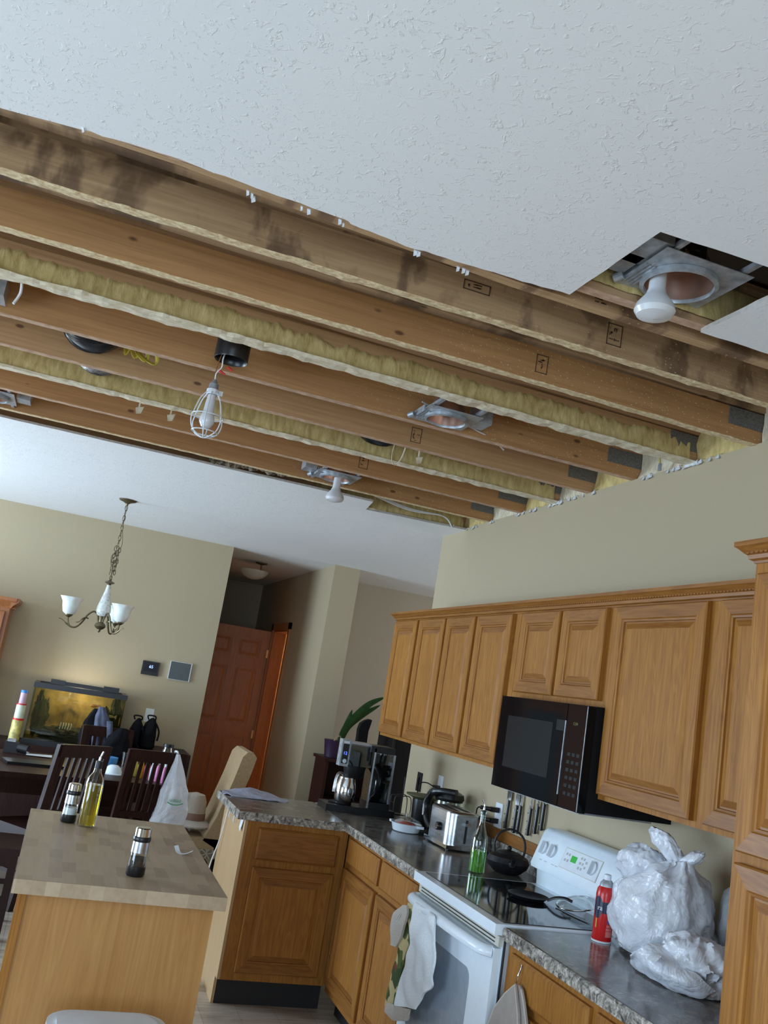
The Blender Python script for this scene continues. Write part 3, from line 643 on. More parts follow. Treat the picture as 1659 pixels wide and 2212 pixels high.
bm = B(); cyl(bm, (2.17, 3.20, 2.715), (2.17, 3.20, 2.745), .008, 10); obj('metal_sleeve', bm, 'galv', w)
bm = B(); tube(bm, spline([(1.425, 1.70, 2.80), (1.40, 1.655, 2.75), (1.405, 1.62, 2.73)], 5), .006, 8)
tag(obj('cable', bm, 'cord', None, True), 'white cable loop in the far corner of the square cut-out', 'cable')
for (u, v, y, lab) in ((368, 898, 4.12, 'cream scrap of foam hanging under the thinly foamed joist beside the caged lamp'), (300, 882, 4.12, 'thin pale foam sliver hanging under the thinly foamed joist'), (905, 990, 3.80, 'small pale foam drip beside the hanging yellow loop')):
    p = at(u, v, y=y); bm = B(); pr = [(0, 0), (.035, .012), (.028, -.022), (.008, -.028)]
    prism(bm, [(p.x-.015+a, p.y, p.z+b) for a, b in pr], (.004, .014, .006)); prism(bm, [(p.x-.004, p.y+.004, p.z), (p.x+.004, p.y+.004, p.z), (p.x+.003, p.y+.006, 2.716), (p.x-.003, p.y+.006, 2.716)], (0, .004, 0))
    tag(obj('foam_scrap', bm, 'gluew'), lab, 'foam scrap', 'foam scraps dangling from joists')
bm = B(); tube(bm, spline([(-.41, 3.062, 2.79), (-.407, 3.07, 2.75), (-.405, 3.12, 2.71), (-.418, 3.12, 2.665)], 6), .005, 6); tag(obj('wire_end', bm, 'cord', None, True), 'short white cord end poking out beneath the thickly foamed joist', 'wire')

bm = B(); r = random.Random(8)
for k in range(26):
    u = 455+170*k/26; p = at(u, 1003+(u-455)*.19, z=2.728); me = bpy.data.meshes.new('t'); b2 = blob0((p.x, p.y-.055, 2.752), .018+.014*r.random(), k); b2.to_mesh(me); b2.free(); bm.from_mesh(me)
tag(obj('old_insulation', bm, plain('dirty_insulation', (.16, .12, .08), .95, 0, .6, .8, 60), None, True), 'dirty brown insulation tufts poking over the cut edge of the dining ceiling', 'insulation', kind='stuff')

# ------------------------------------------------------------------ cabinets
def door_bm(w, h, t=.019, fr=.056):
    """raised panel door: x 0..w, z 0..h, front at y=-t; material 0 upright grain, 1 rails"""
    bm = B(); R_ = []
    for ins, y in [(0, 0), (0, -t+.004), (.004, -t), (fr-.010, -t), (fr-.006, -t+.004), (fr, -t+.005), (fr+.002, -t+.011), (fr+.007, -t+.011), (fr+.026, -t+.0045), (fr+.028, -t+.004)]:
        ins = min(ins, w/2-.004); R_.append([bm.verts.new((x, y, z)) for x, z in ((ins, ins), (w-ins, ins), (w-ins, h-ins), (ins, h-ins))])
    for a, b in zip(R_, R_[1:]):
        for k in range(4): bm.faces.new((a[k], a[(k+1) % 4], b[(k+1) % 4], b[k])).material_index = 1 if k in (0, 2) else 0
    bm.faces.new(R_[-1]); bm.faces.new(R_[0][::-1]); return bm
def slab_bm(w, h, t=.019):
    bm = B(); R_ = []
    for ins, y in [(0, 0), (0, -t+.007), (.003, -t+.005), (.010, -t), ]:
        R_.append([bm.verts.new((x, y, z)) for x, z in ((ins, ins), (w-ins, ins), (w-ins, h-ins), (ins, h-ins))])
    for a, b in zip(R_, R_[1:]):
        for k in range(4): bm.faces.new((a[k], a[(k+1) % 4], b[(k+1) % 4], b[k]))
    bm.faces.new(R_[-1]); bm.faces.new(R_[0][::-1]); return bm
MW = Matrix(((0, 1, 0, 0), (-1, 0, 0, 0), (0, 0, 1, 0), (0, 0, 0, 1)))    # local -y faces world -x
def door_w(parent, xf, y0, y1, z0, z1, name='door', fr=.056):   # on the cabinet wall, y0 > y1
    return obj(name, mapbm(door_bm(y0-y1, z1-z0, .023, fr=fr), Matrix.Translation((xf, y0, z0)) @ MW), ['oak', 'oakh'], parent)
def drawer_w(parent, xf, y0, y1, z0, z1): return obj('drawer_front', mapbm(slab_bm(y0-y1, z1-z0), Matrix.Translation((xf, y0, z0)) @ MW), ['oak'], parent)
XU = 1.88
def crown(bm, path, z0, prof, closed=False):
    """moulding swept along a path of (x,y,nx,ny): prof = [(outward, up)]"""
    rings = [[bm.verts.new((x+nx*o_, y+ny*o_, z0+u)) for o_, u in prof] for x, y, nx, ny in path]
    for a, b in zip(rings, rings[1:]):
        for k in range(len(prof)): bm.faces.new((a[k], b[k], b[(k+1) % len(prof)], a[(k+1) % len(prof)]))
    bm.faces.new(rings[0]); bm.faces.new(rings[-1][::-1])
CP = [(0, 0), (.004, 0), (.006, .006), (.014, .010), (.016, .020), (.022, .024), (.034, .036), (.040, .040), (.040, .052), (0, .052)]
def dentils(bm, x, y0, y1, z0):
    y = y1
    while y < y0:
        box(bm, x-.024, x-.015, y, y+.009, z0+.022, z0+.034); y += .016
def upper(label, y0, y1, z0, z1, doors, dz0=.018, dz1=.02):
    t = thing('wall_cabinet', label, 'cabinet', (XU+.16, (y0+y1)/2, z0), 'oak wall cabinets')
    bm = B(); box(bm, XU, 2.199, y1+.0005, y0-.0005, z0, z1); obj('body', bev(bm, .002, 1), 'oak', t)
    for a, b in doors: door_w(t, XU, a, b, z0+dz0, z1-dz1)
    return t
upper('leftmost oak wall cabinet, above the coffee maker and kettle, with two narrow doors', 5.385, 4.552, 1.37, 2.082, [(5.365, 4.985), (4.945, 4.565)])
upper('oak wall cabinet with two tall doors directly beside the black microwave', 4.55, 3.712, 1.37, 2.082, [(4.535, 4.178), (4.145, 3.765)])
upper('short oak wall cabinet mounted above the black microwave', 3.71, 2.952, 1.692, 2.082, [(3.665, 3.333), (3.308, 2.985)], .022)
upper('large oak wall cabinet beside the pantry, with one very wide door', 2.95, 1.905, 1.37, 2.082, [(2.922, 2.406), (2.34, 1.93)])
bm = B(); crown(bm, [(2.199, 5.385, 0, 1), (XU, 5.385, -1, 1), (XU, 1.93, -1, 0)], 2.064, CP); dentils(bm, XU, 5.40, 1.94, 2.064)
tag(obj('crown_moulding', bm, 'oakh'), 'oak dentil crown moulding running along the tops of the wall cabinets', 'moulding')
# pantry
t = thing('pantry_cabinet', 'tall oak pantry cabinet standing at the near end of the counter', 'cabinet', (1.87, 1.4, 0))
obj('body', bev(bx(1.56, 2.199, .9, 1.845, 0, 2.10), .002, 1), 'oak', t)
door_w(t, 1.56, 1.815, 1.37, 1.388, 2.045, fr=.06); door_w(t, 1.56, 1.815, 1.37, .12, 1.364, fr=.06); door_w(t, 1.56, 1.35, .93, 1.388, 2.045, fr=.06); door_w(t, 1.56, 1.35, .93, .12, 1.364, fr=.06)
bm = B(); crown(bm, [(2.199, 1.845, 0, 1), (1.56, 1.845, -1, 1), (1.56, .9, -1, 0)], 2.075, CP); dentils(bm, 1.56, 1.86, .92, 2.075); obj('crown', bm, 'oakh', t)
# base cabinets under the counter, left of the stove
XF = 1.575
t = thing('base_cabinet', 'oak base cabinet between the peninsula and the white stove, two drawers over two doors', 'cabinet', (1.88, 4.2, 0))
bm = B(); box(bm, XF, 2.199, 3.665, 4.735, .11, .884); obj('body', bm, 'oak', t); obj('toe_kick', bx(XF+.07, 2.19, 3.665, 4.735, 0, .11), 'kick', t)
drawer_w(t, XF, 4.685, 4.195, .742, .862); drawer_w(t, XF, 4.155, 3.70, .742, .862)
door_w(t, XF, 4.685, 4.195, .15, .715); door_w(t, XF, 4.155, 3.70, .15, .715)
t = thing('base_cabinet', 'oak base cabinet with drawers between the white stove and the pantry', 'cabinet', (1.88, 2.4, 0))
bm = B(); box(bm, XF, 2.199, 1.85, 2.885, .11, .884); obj('body', bm, 'oak', t); obj('toe_kick', bx(XF+.07, 2.19, 1.85, 2.885, 0, .11), 'kick', t)
drawer_w(t, XF, 2.842, 2.365, .742, .858); drawer_w(t, XF, 2.33, 1.88, .742, .858); door_w(t, XF, 2.842, 2.365, .15, .715); door_w(t, XF, 2.33, 1.88, .15, .715)
# peninsula cabinet
t = thing('peninsula_cabinet', 'oak peninsula cabinet with one drawer and one door facing the island', 'cabinet', (1.3, 5.05, 0))
bm = B(); box(bm, 1.034, 1.574, 4.75, 5.37, .125, .884); obj('body', bm, ['oak'], t)
obj('toe_kick', bx(1.036, 1.574, 4.80, 5.36, 0, .125), 'kick', t)
bm = B(); box(bm, 1.020, 1.034, 4.752, 5.372, .125, .884); box(bm, 1.020, 1.034, 4.802, 5.372, 0, .125); obj('end_panel', bm, 'oakside', t)
PM = Matrix.Translation((1.10, 4.75, 0))
obj('drawer_front', mapbm(slab_bm(.43, .155), Matrix.Translation((1.095, 4.75, .70))), 'oakx', t)
obj('door', mapbm(door_bm(.43, .50), Matrix.Translation((1.095, 4.75, .165))), ['oak', 'oakx'], t)
bm = B(); box(bm, 1.034, 1.575, 5.371, 5.385, 0, .884); obj('back_panel', bm, 'oakply', t)
# counters
def slab(poly, z0, z1, w=.012):
    bm = B(); prism(bm, [(x, y, z0) for x, y in poly], (0, 0, z1-z0)); bmesh.ops.bevel(bm, geom=[e for e in bm.edges if abs(e.verts[0].co.z-e.verts[1].co.z) < 1e-5 and e.verts[0].co.z > z1-1e-4], offset=w, segments=3, affect='EDGES', profile=.6)
    for f in bm.faces: f.material_index = 0 if f.calc_center_median().z > z1-1e-4 or f.normal.z < -.9 else 1
    return bm
t = thing('countertop', 'long slate-look laminate countertop between stove and coffee maker, joined to the peninsula', 'countertop', (1.9, 4.6, .885))
obj('top', slab([(1.545, 3.665), (2.199, 3.665), (2.199, 5.43), (1.552, 5.43), (1.552, 4.725), (1.545, 4.725)], .885, .925), ['counter', 'nose'], t)
obj('peninsula_top', slab([(.972, 4.725), (1.5515, 4.725), (1.5515, 5.43), (.972, 5.43)], .885, .925), ['counterP', 'nose'], t)
obj('backsplash', rbox(2.178, 2.1995, 3.72, 4.60, .925, 1.0, .004), 'nose', t)
t = thing('countertop', 'short slate-look laminate countertop between stove and pantry, under the plastic bags', 'countertop', (1.9, 2.4, .885))
obj('top', slab([(1.545, 1.847), (2.199, 1.847), (2.199, 2.888), (1.545, 2.888)], .885, .925), ['counter', 'nose'], t)
tag(obj('oak_strip', rbox(2.186, 2.1995, 3.70, 4.64, 1.001, 1.055, .003), 'oakh'), 'oak trim strip along the wall above the laminate backsplash', 'trim')

# ------------------------------------------------------------------ island
t = thing('kitchen_island', 'small oak island with a thick butcher block top', 'island', (.3, 3.55, 0))
bm = rbox(-.008, .625, 2.962, 4.165, .878, .918, .004); obj('butcher_block_top', bm, 'block', t)
obj('body', bx(.016, .594, 2.992, 4.12, 0, .878), 'oakply', t); obj('corner_trim', rbox(.012, .036, 2.986, 3.01, 0, .878, .002), 'oak', t)

# ------------------------------------------------------------------ microwave
t = thing('microwave', 'black over-the-range microwave fixed under the short wall cabinet', 'microwave', (2.0, 3.29, 1.31))
MY0, MY1 = 3.64, 2.938
obj('case', bev(bx(1.835, 2.198, MY1, MY0, 1.315, 1.690), .003), 'blackm', t)
obj('door', bev(bx(1.803, 1.834, 3.085, MY0, 1.312, 1.688), .004), 'mwglass', t); obj('control_panel', bev(bx(1.803, 1.834, MY1, 3.080, 1.312, 1.688), .004), 'mwglass', t)
bm = B(); box(bm, 1.8015, 1.803, 3.18, 3.56, 1.40, 1.61); obj('window', bm, plain('microwave_window_mesh', (.016, .019, .020), .12, spec=.25), t)
bm = B(); box(bm, 1.800, 1.8035, 3.083, 3.0875, 1.355, 1.625); box(bm, 1.801, 1.804, MY1+.002, MY1+.005, 1.314, 1.686); obj('edge_strip', bm, 'galv', t)
obj('handle_recess', bx(1.8, 1.8032, 3.09, 3.15, 1.585, 1.625), 'blackm', t)
bm = B()
for r in range(6):
    for c in range(3): box(bm, 1.8022, 1.803, 2.965+c*.032, 2.985+c*.032, 1.36+r*.028, 1.372+r*.028)
obj('keypad', bm, plain('keypad_print', (.018, .019, .021), .5, spec=.15), t)
text('clock_digits', '12:04', .016, emis('dim_clock', (.10, .12, .02), .5), Matrix.Translation((1.8018, 3.015, 1.617)) @ Matrix.Rotation(-pi/2, 4, 'Z') @ Matrix.Rotation(pi/2, 4, 'X'), t)
obj('vent_grille', bx(1.84, 2.15, MY1+.05, MY0-.05, 1.304, 1.315), 'galv', t)

# ------------------------------------------------------------------ stove
t = thing('stove', 'white free-standing electric stove with a black glass cooktop', 'stove', (1.87, 3.28, 0))
SY0, SY1 = 3.655, 2.895
obj('body', bx(1.562, 2.185, SY1+.004, SY0-.004, .03, .893), 'white', t)
bm = rbox(1.520, 2.09, SY1, SY0, .895, .930, .009, 3); obj('cooktop_frame', bm, 'white', t, True)
obj('cooktop_glass', rbox(1.560, 2.045, SY1+.022, SY0-.022, .9295, .9325, .001), 'blackglass', t)
bm = B()
prism(bm, [(2.185, SY1, .90), (2.085, SY1, .925), (2.080, SY1, .99), (2.048, SY1, 1.0), (2.045, SY1, 1.015), (2.095, SY1, 1.150), (2.115, SY1, 1.165), (2.185, SY1, 1.165)], (0, SY0-SY1, 0)); obj('backguard', bev(bm, .010, 3), 'white', t, True)
# control panel plane: from (2.045,1.015) to (2.095,1.150)
cd = Vector((.050, 0, .135)).normalized(); cn = Vector((-.135, 0, .050)).normalized()
def onpanel(y, s, o_=0.): p = Vector((2.045, y, 1.015))+cd*s+cn*o_; return p
for y in (3.600, 3.528, 3.212, 2.97):
    bm = B(); p = onpanel(y, .075); cyl(bm, p, p+cn*.010, .027, 26); q = onpanel(y, .075, .010); 
    k_ = obj('knob', bev(bm, .002, 2), 'whitep', t, True)
    bm = B(); gdir = cd; sd = Vector((0, 1, 0)); vs = [q-gdir*.026-sd*.006, q+gdir*.026-sd*.006, q+gdir*.026+sd*.006, q-gdir*.026+sd*.006]
    prism(bm, vs, cn*.014); obj('grip', bev(bm, .003, 2), 'whitep', k_, True)
def panel_rect(y0, y1, s0, s1, h): bm = B(); prism(bm, [onpanel(y0, s0, 0), onpanel(y0, s1, 0), onpanel(y1, s1, 0), onpanel(y1, s0, 0)], cn*h); return bm
obj('control_inset', bev(panel_rect(3.44, 3.165, .030, .115, .0022), .0015, 1), 'vent', t); obj('control_face', panel_rect(3.437, 3.168, .033, .112, .0030), 'whitep', t)
dsp = obj('display', panel_rect(3.375, 3.335, .066, .092, .0038), 'ledg', t)
BG = plain('button_grey', (.45, .47, .48), .5)
for y, s in [(3.42, .06), (3.42, .085), (3.40, .06), (3.40, .085), (3.31, .05), (3.31, .07), (3.31, .09), (3.29, .05), (3.29, .07), (3.29, .09), (3.27, .06), (3.27, .08)]:
    bm = B(); prism(bm, [onpanel(y, s, .003), onpanel(y, s+.010, .003), onpanel(y-.010, s+.010, .003), onpanel(y-.010, s, .003)], cn*.0012); obj('button', bm, BG, t)
for y in (3.60, 3.56, 3.50, 3.47):
    bm = B(); prism(bm, [onpanel(y, .025, 0), onpanel(y, .028, 0), onpanel(y-.022, .028, 0), onpanel(y-.022, .025, 0)], cn*.0006); obj('marking', bm, BG, t)
bm = B(); box(bm, 1.545, 1.562, SY1+.012, SY0-.012, .855, .888); obj('vent_trim', bev(bm, .003), 'vent', t)
bm = B(); box(bm, 1.5435, 1.546, SY1+.04, SY0-.04, .862, .866); box(bm, 1.5435, 1.546, SY1+.04, SY0-.04, .874, .878); obj('vent_slot', bm, 'slot', t)
d_ = obj('oven_door', bev(bx(1.532, 1.561, SY1+.012, SY0-.012, .24, .850), .008, 3), 'white', t, True)
wn = B(); rr = .04; y0, y1, z0, z1 = 3.56, 3.06, .36, .735; pts = []
for cx_, cz_, a0 in ((y0-rr, z1-rr, 0), (y1+rr, z1-rr, 90), (y1+rr, z0+rr, 180), (y0-rr, z0+rr, 270)):
    for k in range(6): a = radians(a0+18*k); pts.append((1.5312, cx_+rr*cos(a), cz_+rr*sin(a)))
prism(wn, pts, (.004, 0, 0)); obj('oven_window', wn, plain('oven_window_grey', (.33, .38, .44), .10), d_)
hb = B(); tube(hb, spline([(1.535, SY0-.03, .835), (1.50, SY0-.06, .838), (1.482, 3.45, .842), (1.478, 3.28, .843), (1.482, 3.10, .842), (1.50, SY1+.06, .838), (1.535, SY1+.03, .835)], 8), .016, 12, flat=1.3); obj('handle', hb, 'white', d_, True)
obj('drawer', bev(bx(1.536, 1.561, SY1+.012, SY0-.012, .06, .23), .006), 'white', t); obj('side_gap', bx(1.56, 1.566, SY1-.002, SY1+.006, .05, .89), 'slot', t)

# ------------------------------------------------------------------ soft goods helpers
def sheet(rows, th=.004, sub=5, rip=0., seed=0, nrm=(1, 0, 0), scale=20):
    R_ = [spline(r, sub) for r in rows]; cols = list(zip(*R_)); cols = [spline(c, sub) for c in cols]; bm = B(); N_ = Vector(nrm)
    V = [[bm.verts.new(p+N_*rip*noise.noise(p*scale+Vector((seed, 0, 0)))) for p in c] for c in cols]
    for a, b in zip(V, V[1:]):
        for k in range(len(a)-1): bm.faces.new((a[k], b[k], b[k+1], a[k+1]))
    bmesh.ops.recalc_face_normals(bm, faces=bm.faces[:]); bmesh.ops.solidify(bm, geom=bm.faces[:], thickness=th); return bm
def blob(c, rad, seed, amp=.12, fr=3., n=56, zmin=None, ridge=.5):
    bm = B(); m = n//2; rings = []
    for j in range(m+1):
        th = pi*j/m; ring = []
        for k in range(n if 0 < j < m else 1):
            ph = 2*pi*k/n; d = Vector((sin(th)*cos(ph), sin(th)*sin(ph), -cos(th))); q = d*fr+Vector((seed, seed*.7, 0))
            f = noise.noise(q)+.5*noise.noise(q*2.1)-ridge*abs(noise.noise(q*1.7+Vector((5, 5, 5))))*1.6-ridge*.6*abs(noise.noise(q*4.3))
            p = Vector((d.x*rad[0], d.y*rad[1], d.z*rad[2]))*(1+amp*f)+Vector(c)
            if zmin is not None: p.z = max(p.z, zmin)
            ring.append(bm.verts.new(p))
        rings.append(ring)
    for a, b in zip(rings, rings[1:]):
        for k in range(n):
            v = [a[k % len(a)], a[(k+1) % len(a)], b[(k+1) % len(b)], b[k % len(b)]]; u = []
            for x in v:
                if x not in u: u.append(x)
            if len(u) > 2: bm.faces.new(u)
    return bm
def loftbag(secs, seed, folds=9, n=72, amp=.10):
    """closed bag through sections (x, y, z, rx, ry, fold)"""
    bm = B(); S = []
    for a, b in zip(secs, secs[1:]):
        for k in range(5): S.append([p+(q-p)*k/5 for p, q in zip(a, b)])
    S.append(list(secs[-1])); rings = []
    for x, y, z, rx, ry, fo in S:
        ring = []
        for k in range(n):
            a = 2*pi*k/n; f = 1+fo*.22*sin(folds*a+2*noise.noise(Vector((a, z*6, seed))))+amp*(noise.noise(Vector((cos(a)*2.2, sin(a)*2.2, z*14+seed)))+.5*noise.noise(Vector((cos(a)*6, sin(a)*6, z*30+seed))))
            ring.append(bm.verts.new((x+rx*f*cos(a), y+ry*f*sin(a), z)))
        rings.append(ring)
    for a, b in zip(rings, rings[1:]):
        for k in range(n): bm.faces.new((a[k], a[(k+1) % n], b[(k+1) % n], b[k]))
    bm.faces.new(rings[0][::-1]); bm.faces.new(rings[-1]); return bm
ZC = .9255
# ------------------------------------------------------------------ things on the cabinet wall
def wallplate(name, label, cat, y, z, w=.072, h=.115, mat='whitep', x=2.1995, face=-1):
    t = thing(name, label, cat, (x, y, z)); obj('plate', rbox(x-.006, x, y-w/2, y+w/2, z-h/2, z+h/2, .002), mat, t); return t
t = wallplate('power_outlet', 'white wall outlet with two black plugs, beside the knives', 'outlet', 4.305, 1.113, .075, .12)
for k, dz in enumerate((.025, -.028)):
    bm = rbox(2.150, 2.193, 4.292, 4.318, 1.113+dz-.012, 1.113+dz+.012, .005); cyl(bm, (2.10, 4.325, 1.115+dz), (2.151, 4.305, 1.113+dz), .009, 10, .011)
    pl = obj('plug', bm, 'black', t)
    bm = B(); tube(bm, spline([(2.105, 4.323, 1.115+dz), (2.09, 4.34, 1.10+dz), (2.11, 4.37, 1.03), (2.12, 4.40, .96)], 6), .0035, 6); obj('plug_cord', bm, 'black', pl, True)
t = thing('power_outlet', 'uncovered wall outlet, a dark hole at the corner of the cabinet wall', 'outlet', (2.2, 5.43, 1.125))
obj('wall_box', bx(2.196, 2.1996, 5.385, 5.465, 1.065, 1.178), 'blackm', t); bm = B(); box(bm, 2.189, 2.197, 5.422, 5.440, 1.10, 1.15); obj('receptacle', bev(bm, .003), 'black', t)
t = wallplate('power_outlet', 'white outlet with a black plug behind the kettle', 'outlet', 5.09, 1.145)
pl = obj('plug', rbox(2.155, 2.193, 5.078, 5.102, 1.125, 1.145, .005), 'black', t)
bm = B(); tube(bm, spline([(2.157, 5.09, 1.135), (2.12, 5.12, 1.15), (2.10, 5.18, 1.13), (2.12, 5.22, 1.05), (2.15, 5.22, .95)], 6), .0035, 6); obj('plug_cord', bm, 'black', pl, True)
wallplate('power_outlet', 'low white outlet plate by the counter edge near the wall corner', 'outlet', 5.22, .985, .05, .09)
wallplate('light_switch', 'white light switch plate on the dining wall above the black bags', 'switch', .775, 1.105)
def knife(label, y, zt, ln, bl, w=.022):
    t = thing('kitchen_knife', label, 'knife', (2.19, y, zt-ln), 'knives on the magnetic strip')
    bm = B(); hl = ln; bm2 = spline([(2.186, y, zt), (2.184, y-.001, zt-hl*.5), (2.185, y+.004, zt-hl)], 5)
    tube(bm, bm2, [.012]+[.0115]*(len(bm2)-2)+[.014], 10, flat=.7); h_ = obj('handle', bm, 'black', t, True)
    bm = B()
    for q in (.2, .5, .8): cyl(bm, (2.172, y+.001, zt-hl*q), (2.1745, y+.001, zt-hl*q), .003, 8)
    obj('rivets', bm, 'chrome', h_)
    bm = B(); prism(bm, [(2.186, y-w*.5, zt), (2.186, y+w*.5, zt), (2.186, y+w*.5, zt+bl*.75), (2.186, y-w*.3, zt+bl)], (.002, 0, 0)); obj('blade', bm, 'chrome', t)
    bm = B(); box(bm, 2.183, 2.190, y-.010, y+.010, zt-.003, zt+.009); obj('bolster', bev(bm, .002), 'chrome', t)
for k, (y, zt, ln, bl, w, s) in enumerate([(4.195, 1.205, .135, .20, .045, 'widest blade'), (4.105, 1.195, .13, .18, .04, 'broad blade beside the widest one'), (4.065, 1.20, .13, .19, .018, 'narrow blade right behind the broad one'),
        (3.965, 1.205, .125, .10, .016, 'lowest short handle nearest the teapot'), (3.90, 1.225, .125, .10, .018, 'middle of the short-handled trio'), (3.845, 1.245, .12, .10, .018, 'short handle closest to the stove')]):
    knife('black riveted kitchen knife on the wall, '+s, y, zt, ln, bl, w)
tag(obj('magnetic_strip', rbox(2.190, 2.1995, 3.80, 4.25, 1.27, 1.31, .002), 'black'), 'dark magnetic knife strip on the wall behind the microwave bottom', 'knife rack')

# ------------------------------------------------------------------ counter things
t = thing('coffee_maker', 'large black coffee maker with steel carafe and blue-lit control panel', 'coffee maker', (1.75, 5.22, ZC))
obj('base', rbox(1.54, 1.955, 5.13, 5.31, ZC, .962, .008), 'black', t)
obj('base_box', rbox(1.79, 1.92, 5.135, 5.30, .962, .998, .006), 'black', t)
obj('warming_plate', lathe(B(), [(.065, .962), (.068, .968), (.060, .972), (.001, .972)], (1.645, 5.22, 0), 32, cap=False), 'blackm', t, True)
obj('brew_head', rbox(1.635, 1.775, 5.14, 5.30, 1.185, 1.305, .010), 'acryl', t)
obj('brew_head_core', rbox(1.66, 1.77, 5.16, 5.28, 1.19, 1.29, .010), 'blackm', t)
obj('filter_basket', lathe(B(), [(.045, 1.11), (.058, 1.13), (.068, 1.185), (.001, 1.186)], (1.70, 5.22, 0), 28, cap=False), 'black', t, True)
obj('reservoir', rbox(1.79, 1.915, 5.14, 5.29, .998, 1.275, .008), 'acryl', t)
obj('reservoir_frame', bev((lambda b: (box(b, 1.778, 1.788, 5.13, 5.14, .965, 1.30), box(b, 1.905, 1.912, 5.13, 5.14, 1.0, 1.275), b)[-1])(B()), .002), 'steel', t)
obj('reservoir_core', rbox(1.80, 1.90, 5.19, 5.28, 1.0, 1.26, .01), 'blackm', t)
obj('lid', rbox(1.755, 1.905, 5.13, 5.30, 1.278, 1.312, .008), 'black', t); obj('top_bar', rbox(1.635, 1.76, 5.15, 5.28, 1.300, 1.316, .004), 'steel', t)
cp_ = obj('control_panel', rbox(1.582, 1.634, 5.15, 5.21, 1.175, 1.325, .010, 3), 'galv', t)
obj('panel_face', rbox(1.590, 1.626, 5.147, 5.152, 1.19, 1.30, .004), 'black', cp_)
text('blue_display', '12', .024, 'ledb', Matrix.Translation((1.607, 5.1455, 1.248)) @ Matrix.Rotation(pi/2, 4, 'X'), cp_)
obj('dial', (lambda b: cyl(b, (1.607, 5.137, 1.205), (1.607, 5.15, 1.205), .012, 20))(B()), 'chrome', cp_, True)
obj('top_badge', rbox(1.592, 1.624, 5.146, 5.150, 1.304, 1.316, .001), 'whitep', cp_)
cf = obj('carafe', lathe(B(), [(.050, .973), (.058, .985), (.062, 1.03), (.058, 1.07), (.048, 1.10), (.046, 1.112), (.001, 1.112)], (1.665, 5.215, 0), 32, cap=False), 'chrome', t, True)
bm = B(); tube(bm, spline([(1.630, 5.18, 1.125), (1.600, 5.16, 1.135), (1.583, 5.155, 1.11), (1.577, 5.15, 1.06), (1.577, 5.15, 1.03)], 6), .010, 8, flat=.6); obj('carafe_handle', bm, 'steel', cf, True)
bm = rbox(1.888, 1.912, 4.84, 4.868, ZC, .942, .003); tag(obj('plastic_cap', bm, 'whitep'), 'tiny white plastic cap on the dark counter near the casserole', 'dish')  # small white plastic cap, modelled as a low rounded block
cx, cy = 1.868, 4.70
t = thing('casserole_dish', 'small white casserole dish with a glass lid', 'dish', (cx, cy, ZC))
obj('dish', lathe(B(), [(.060, ZC), (.070, ZC+.004), (.080, ZC+.036), (.084, ZC+.044), (.079, ZC+.044), (.066, ZC+.008), (.001, ZC+.007)], (cx, cy, 0), 40, cap=False), 'white', t, True)
for s in (-1, 1):
    d_ = Vector((-.5, .86, 0))*s; obj('dish_handle', rbox(cx+d_.x*.092-.018, cx+d_.x*.092+.018, cy+d_.y*.092-.014, cy+d_.y*.092+.014, ZC+.032, ZC+.044, .004), 'white', t)
obj('food', lathe(B(), [(.072, ZC+.030), (.040, ZC+.046), (.001, ZC+.052)], (cx, cy, 0), 24, cap=False), 'pinkish', t, True)
obj('lid', lathe(B(), [(.082, ZC+.046), (.070, ZC+.060), (.035, ZC+.073), (.012, ZC+.076), (.012, ZC+.090), (.001, ZC+.092)], (cx, cy, 0), 32, cap=False), 'glass', t, True)
# canister and kettle behind the toaster
t = thing('black_canister', 'black flared canister with a wide olive rim, beside the kettle handle', 'canister', (2.04, 4.93, ZC))
obj('body', lathe(B(), [(.050, ZC), (.056, ZC+.01), (.062, ZC+.15), (.001, ZC+.15)], (2.04, 4.93, 0), 28, cap=False), 'black', t, True)
obj('rim', lathe(B(), [(.064, 1.078), (.100, 1.092), (.102, 1.098), (.060, 1.102), (.001, 1.10)], (2.04, 4.93, 0), 28, cap=False), plain('olive_rim', (.10, .11, .05), .5), t, True)
kx, ky = 2.085, 4.70
t = thing('electric_kettle', 'glass electric kettle with a thick black handle and lid, behind the toaster', 'kettle', (kx, ky, ZC))
obj('base', lathe(B(), [(.085, ZC), (.085, ZC+.02), (.075, ZC+.03), (.001, ZC+.03)], (kx, ky, 0), 32, cap=False), 'black', t, True)
obj('body', lathe(B(), [(.072, ZC+.03), (.078, ZC+.06), (.068, ZC+.19), (.001, ZC+.19)], (kx, ky, 0), 32, cap=False), 'glassg', t, True)
obj('lid', lathe(B(), [(.072, ZC+.185), (.080, ZC+.20), (.075, ZC+.225), (.045, ZC+.238), (.001, ZC+.24)], (kx, ky-.02, 0), 32, cap=False), 'black', t, True)
bm = B(); hp = [at(u, v, x=1.99) for u, v in ((962, 1710), (946, 1708), (930, 1716), (922, 1740), (923, 1770), (932, 1792))]; hp[0].x = kx-.03
tube(bm, spline(hp, 7), [.018]*8+[.026]*28, 12, flat=.8); obj('handle', bm, 'black', t, True)
bm = B(); tube(bm, spline([at(u, v, x=1.962) for u, v in ((930, 1712), (917, 1730), (913, 1760))], 6), .004, 6); obj('chrome_strip', bm, 'chrome', t, True)
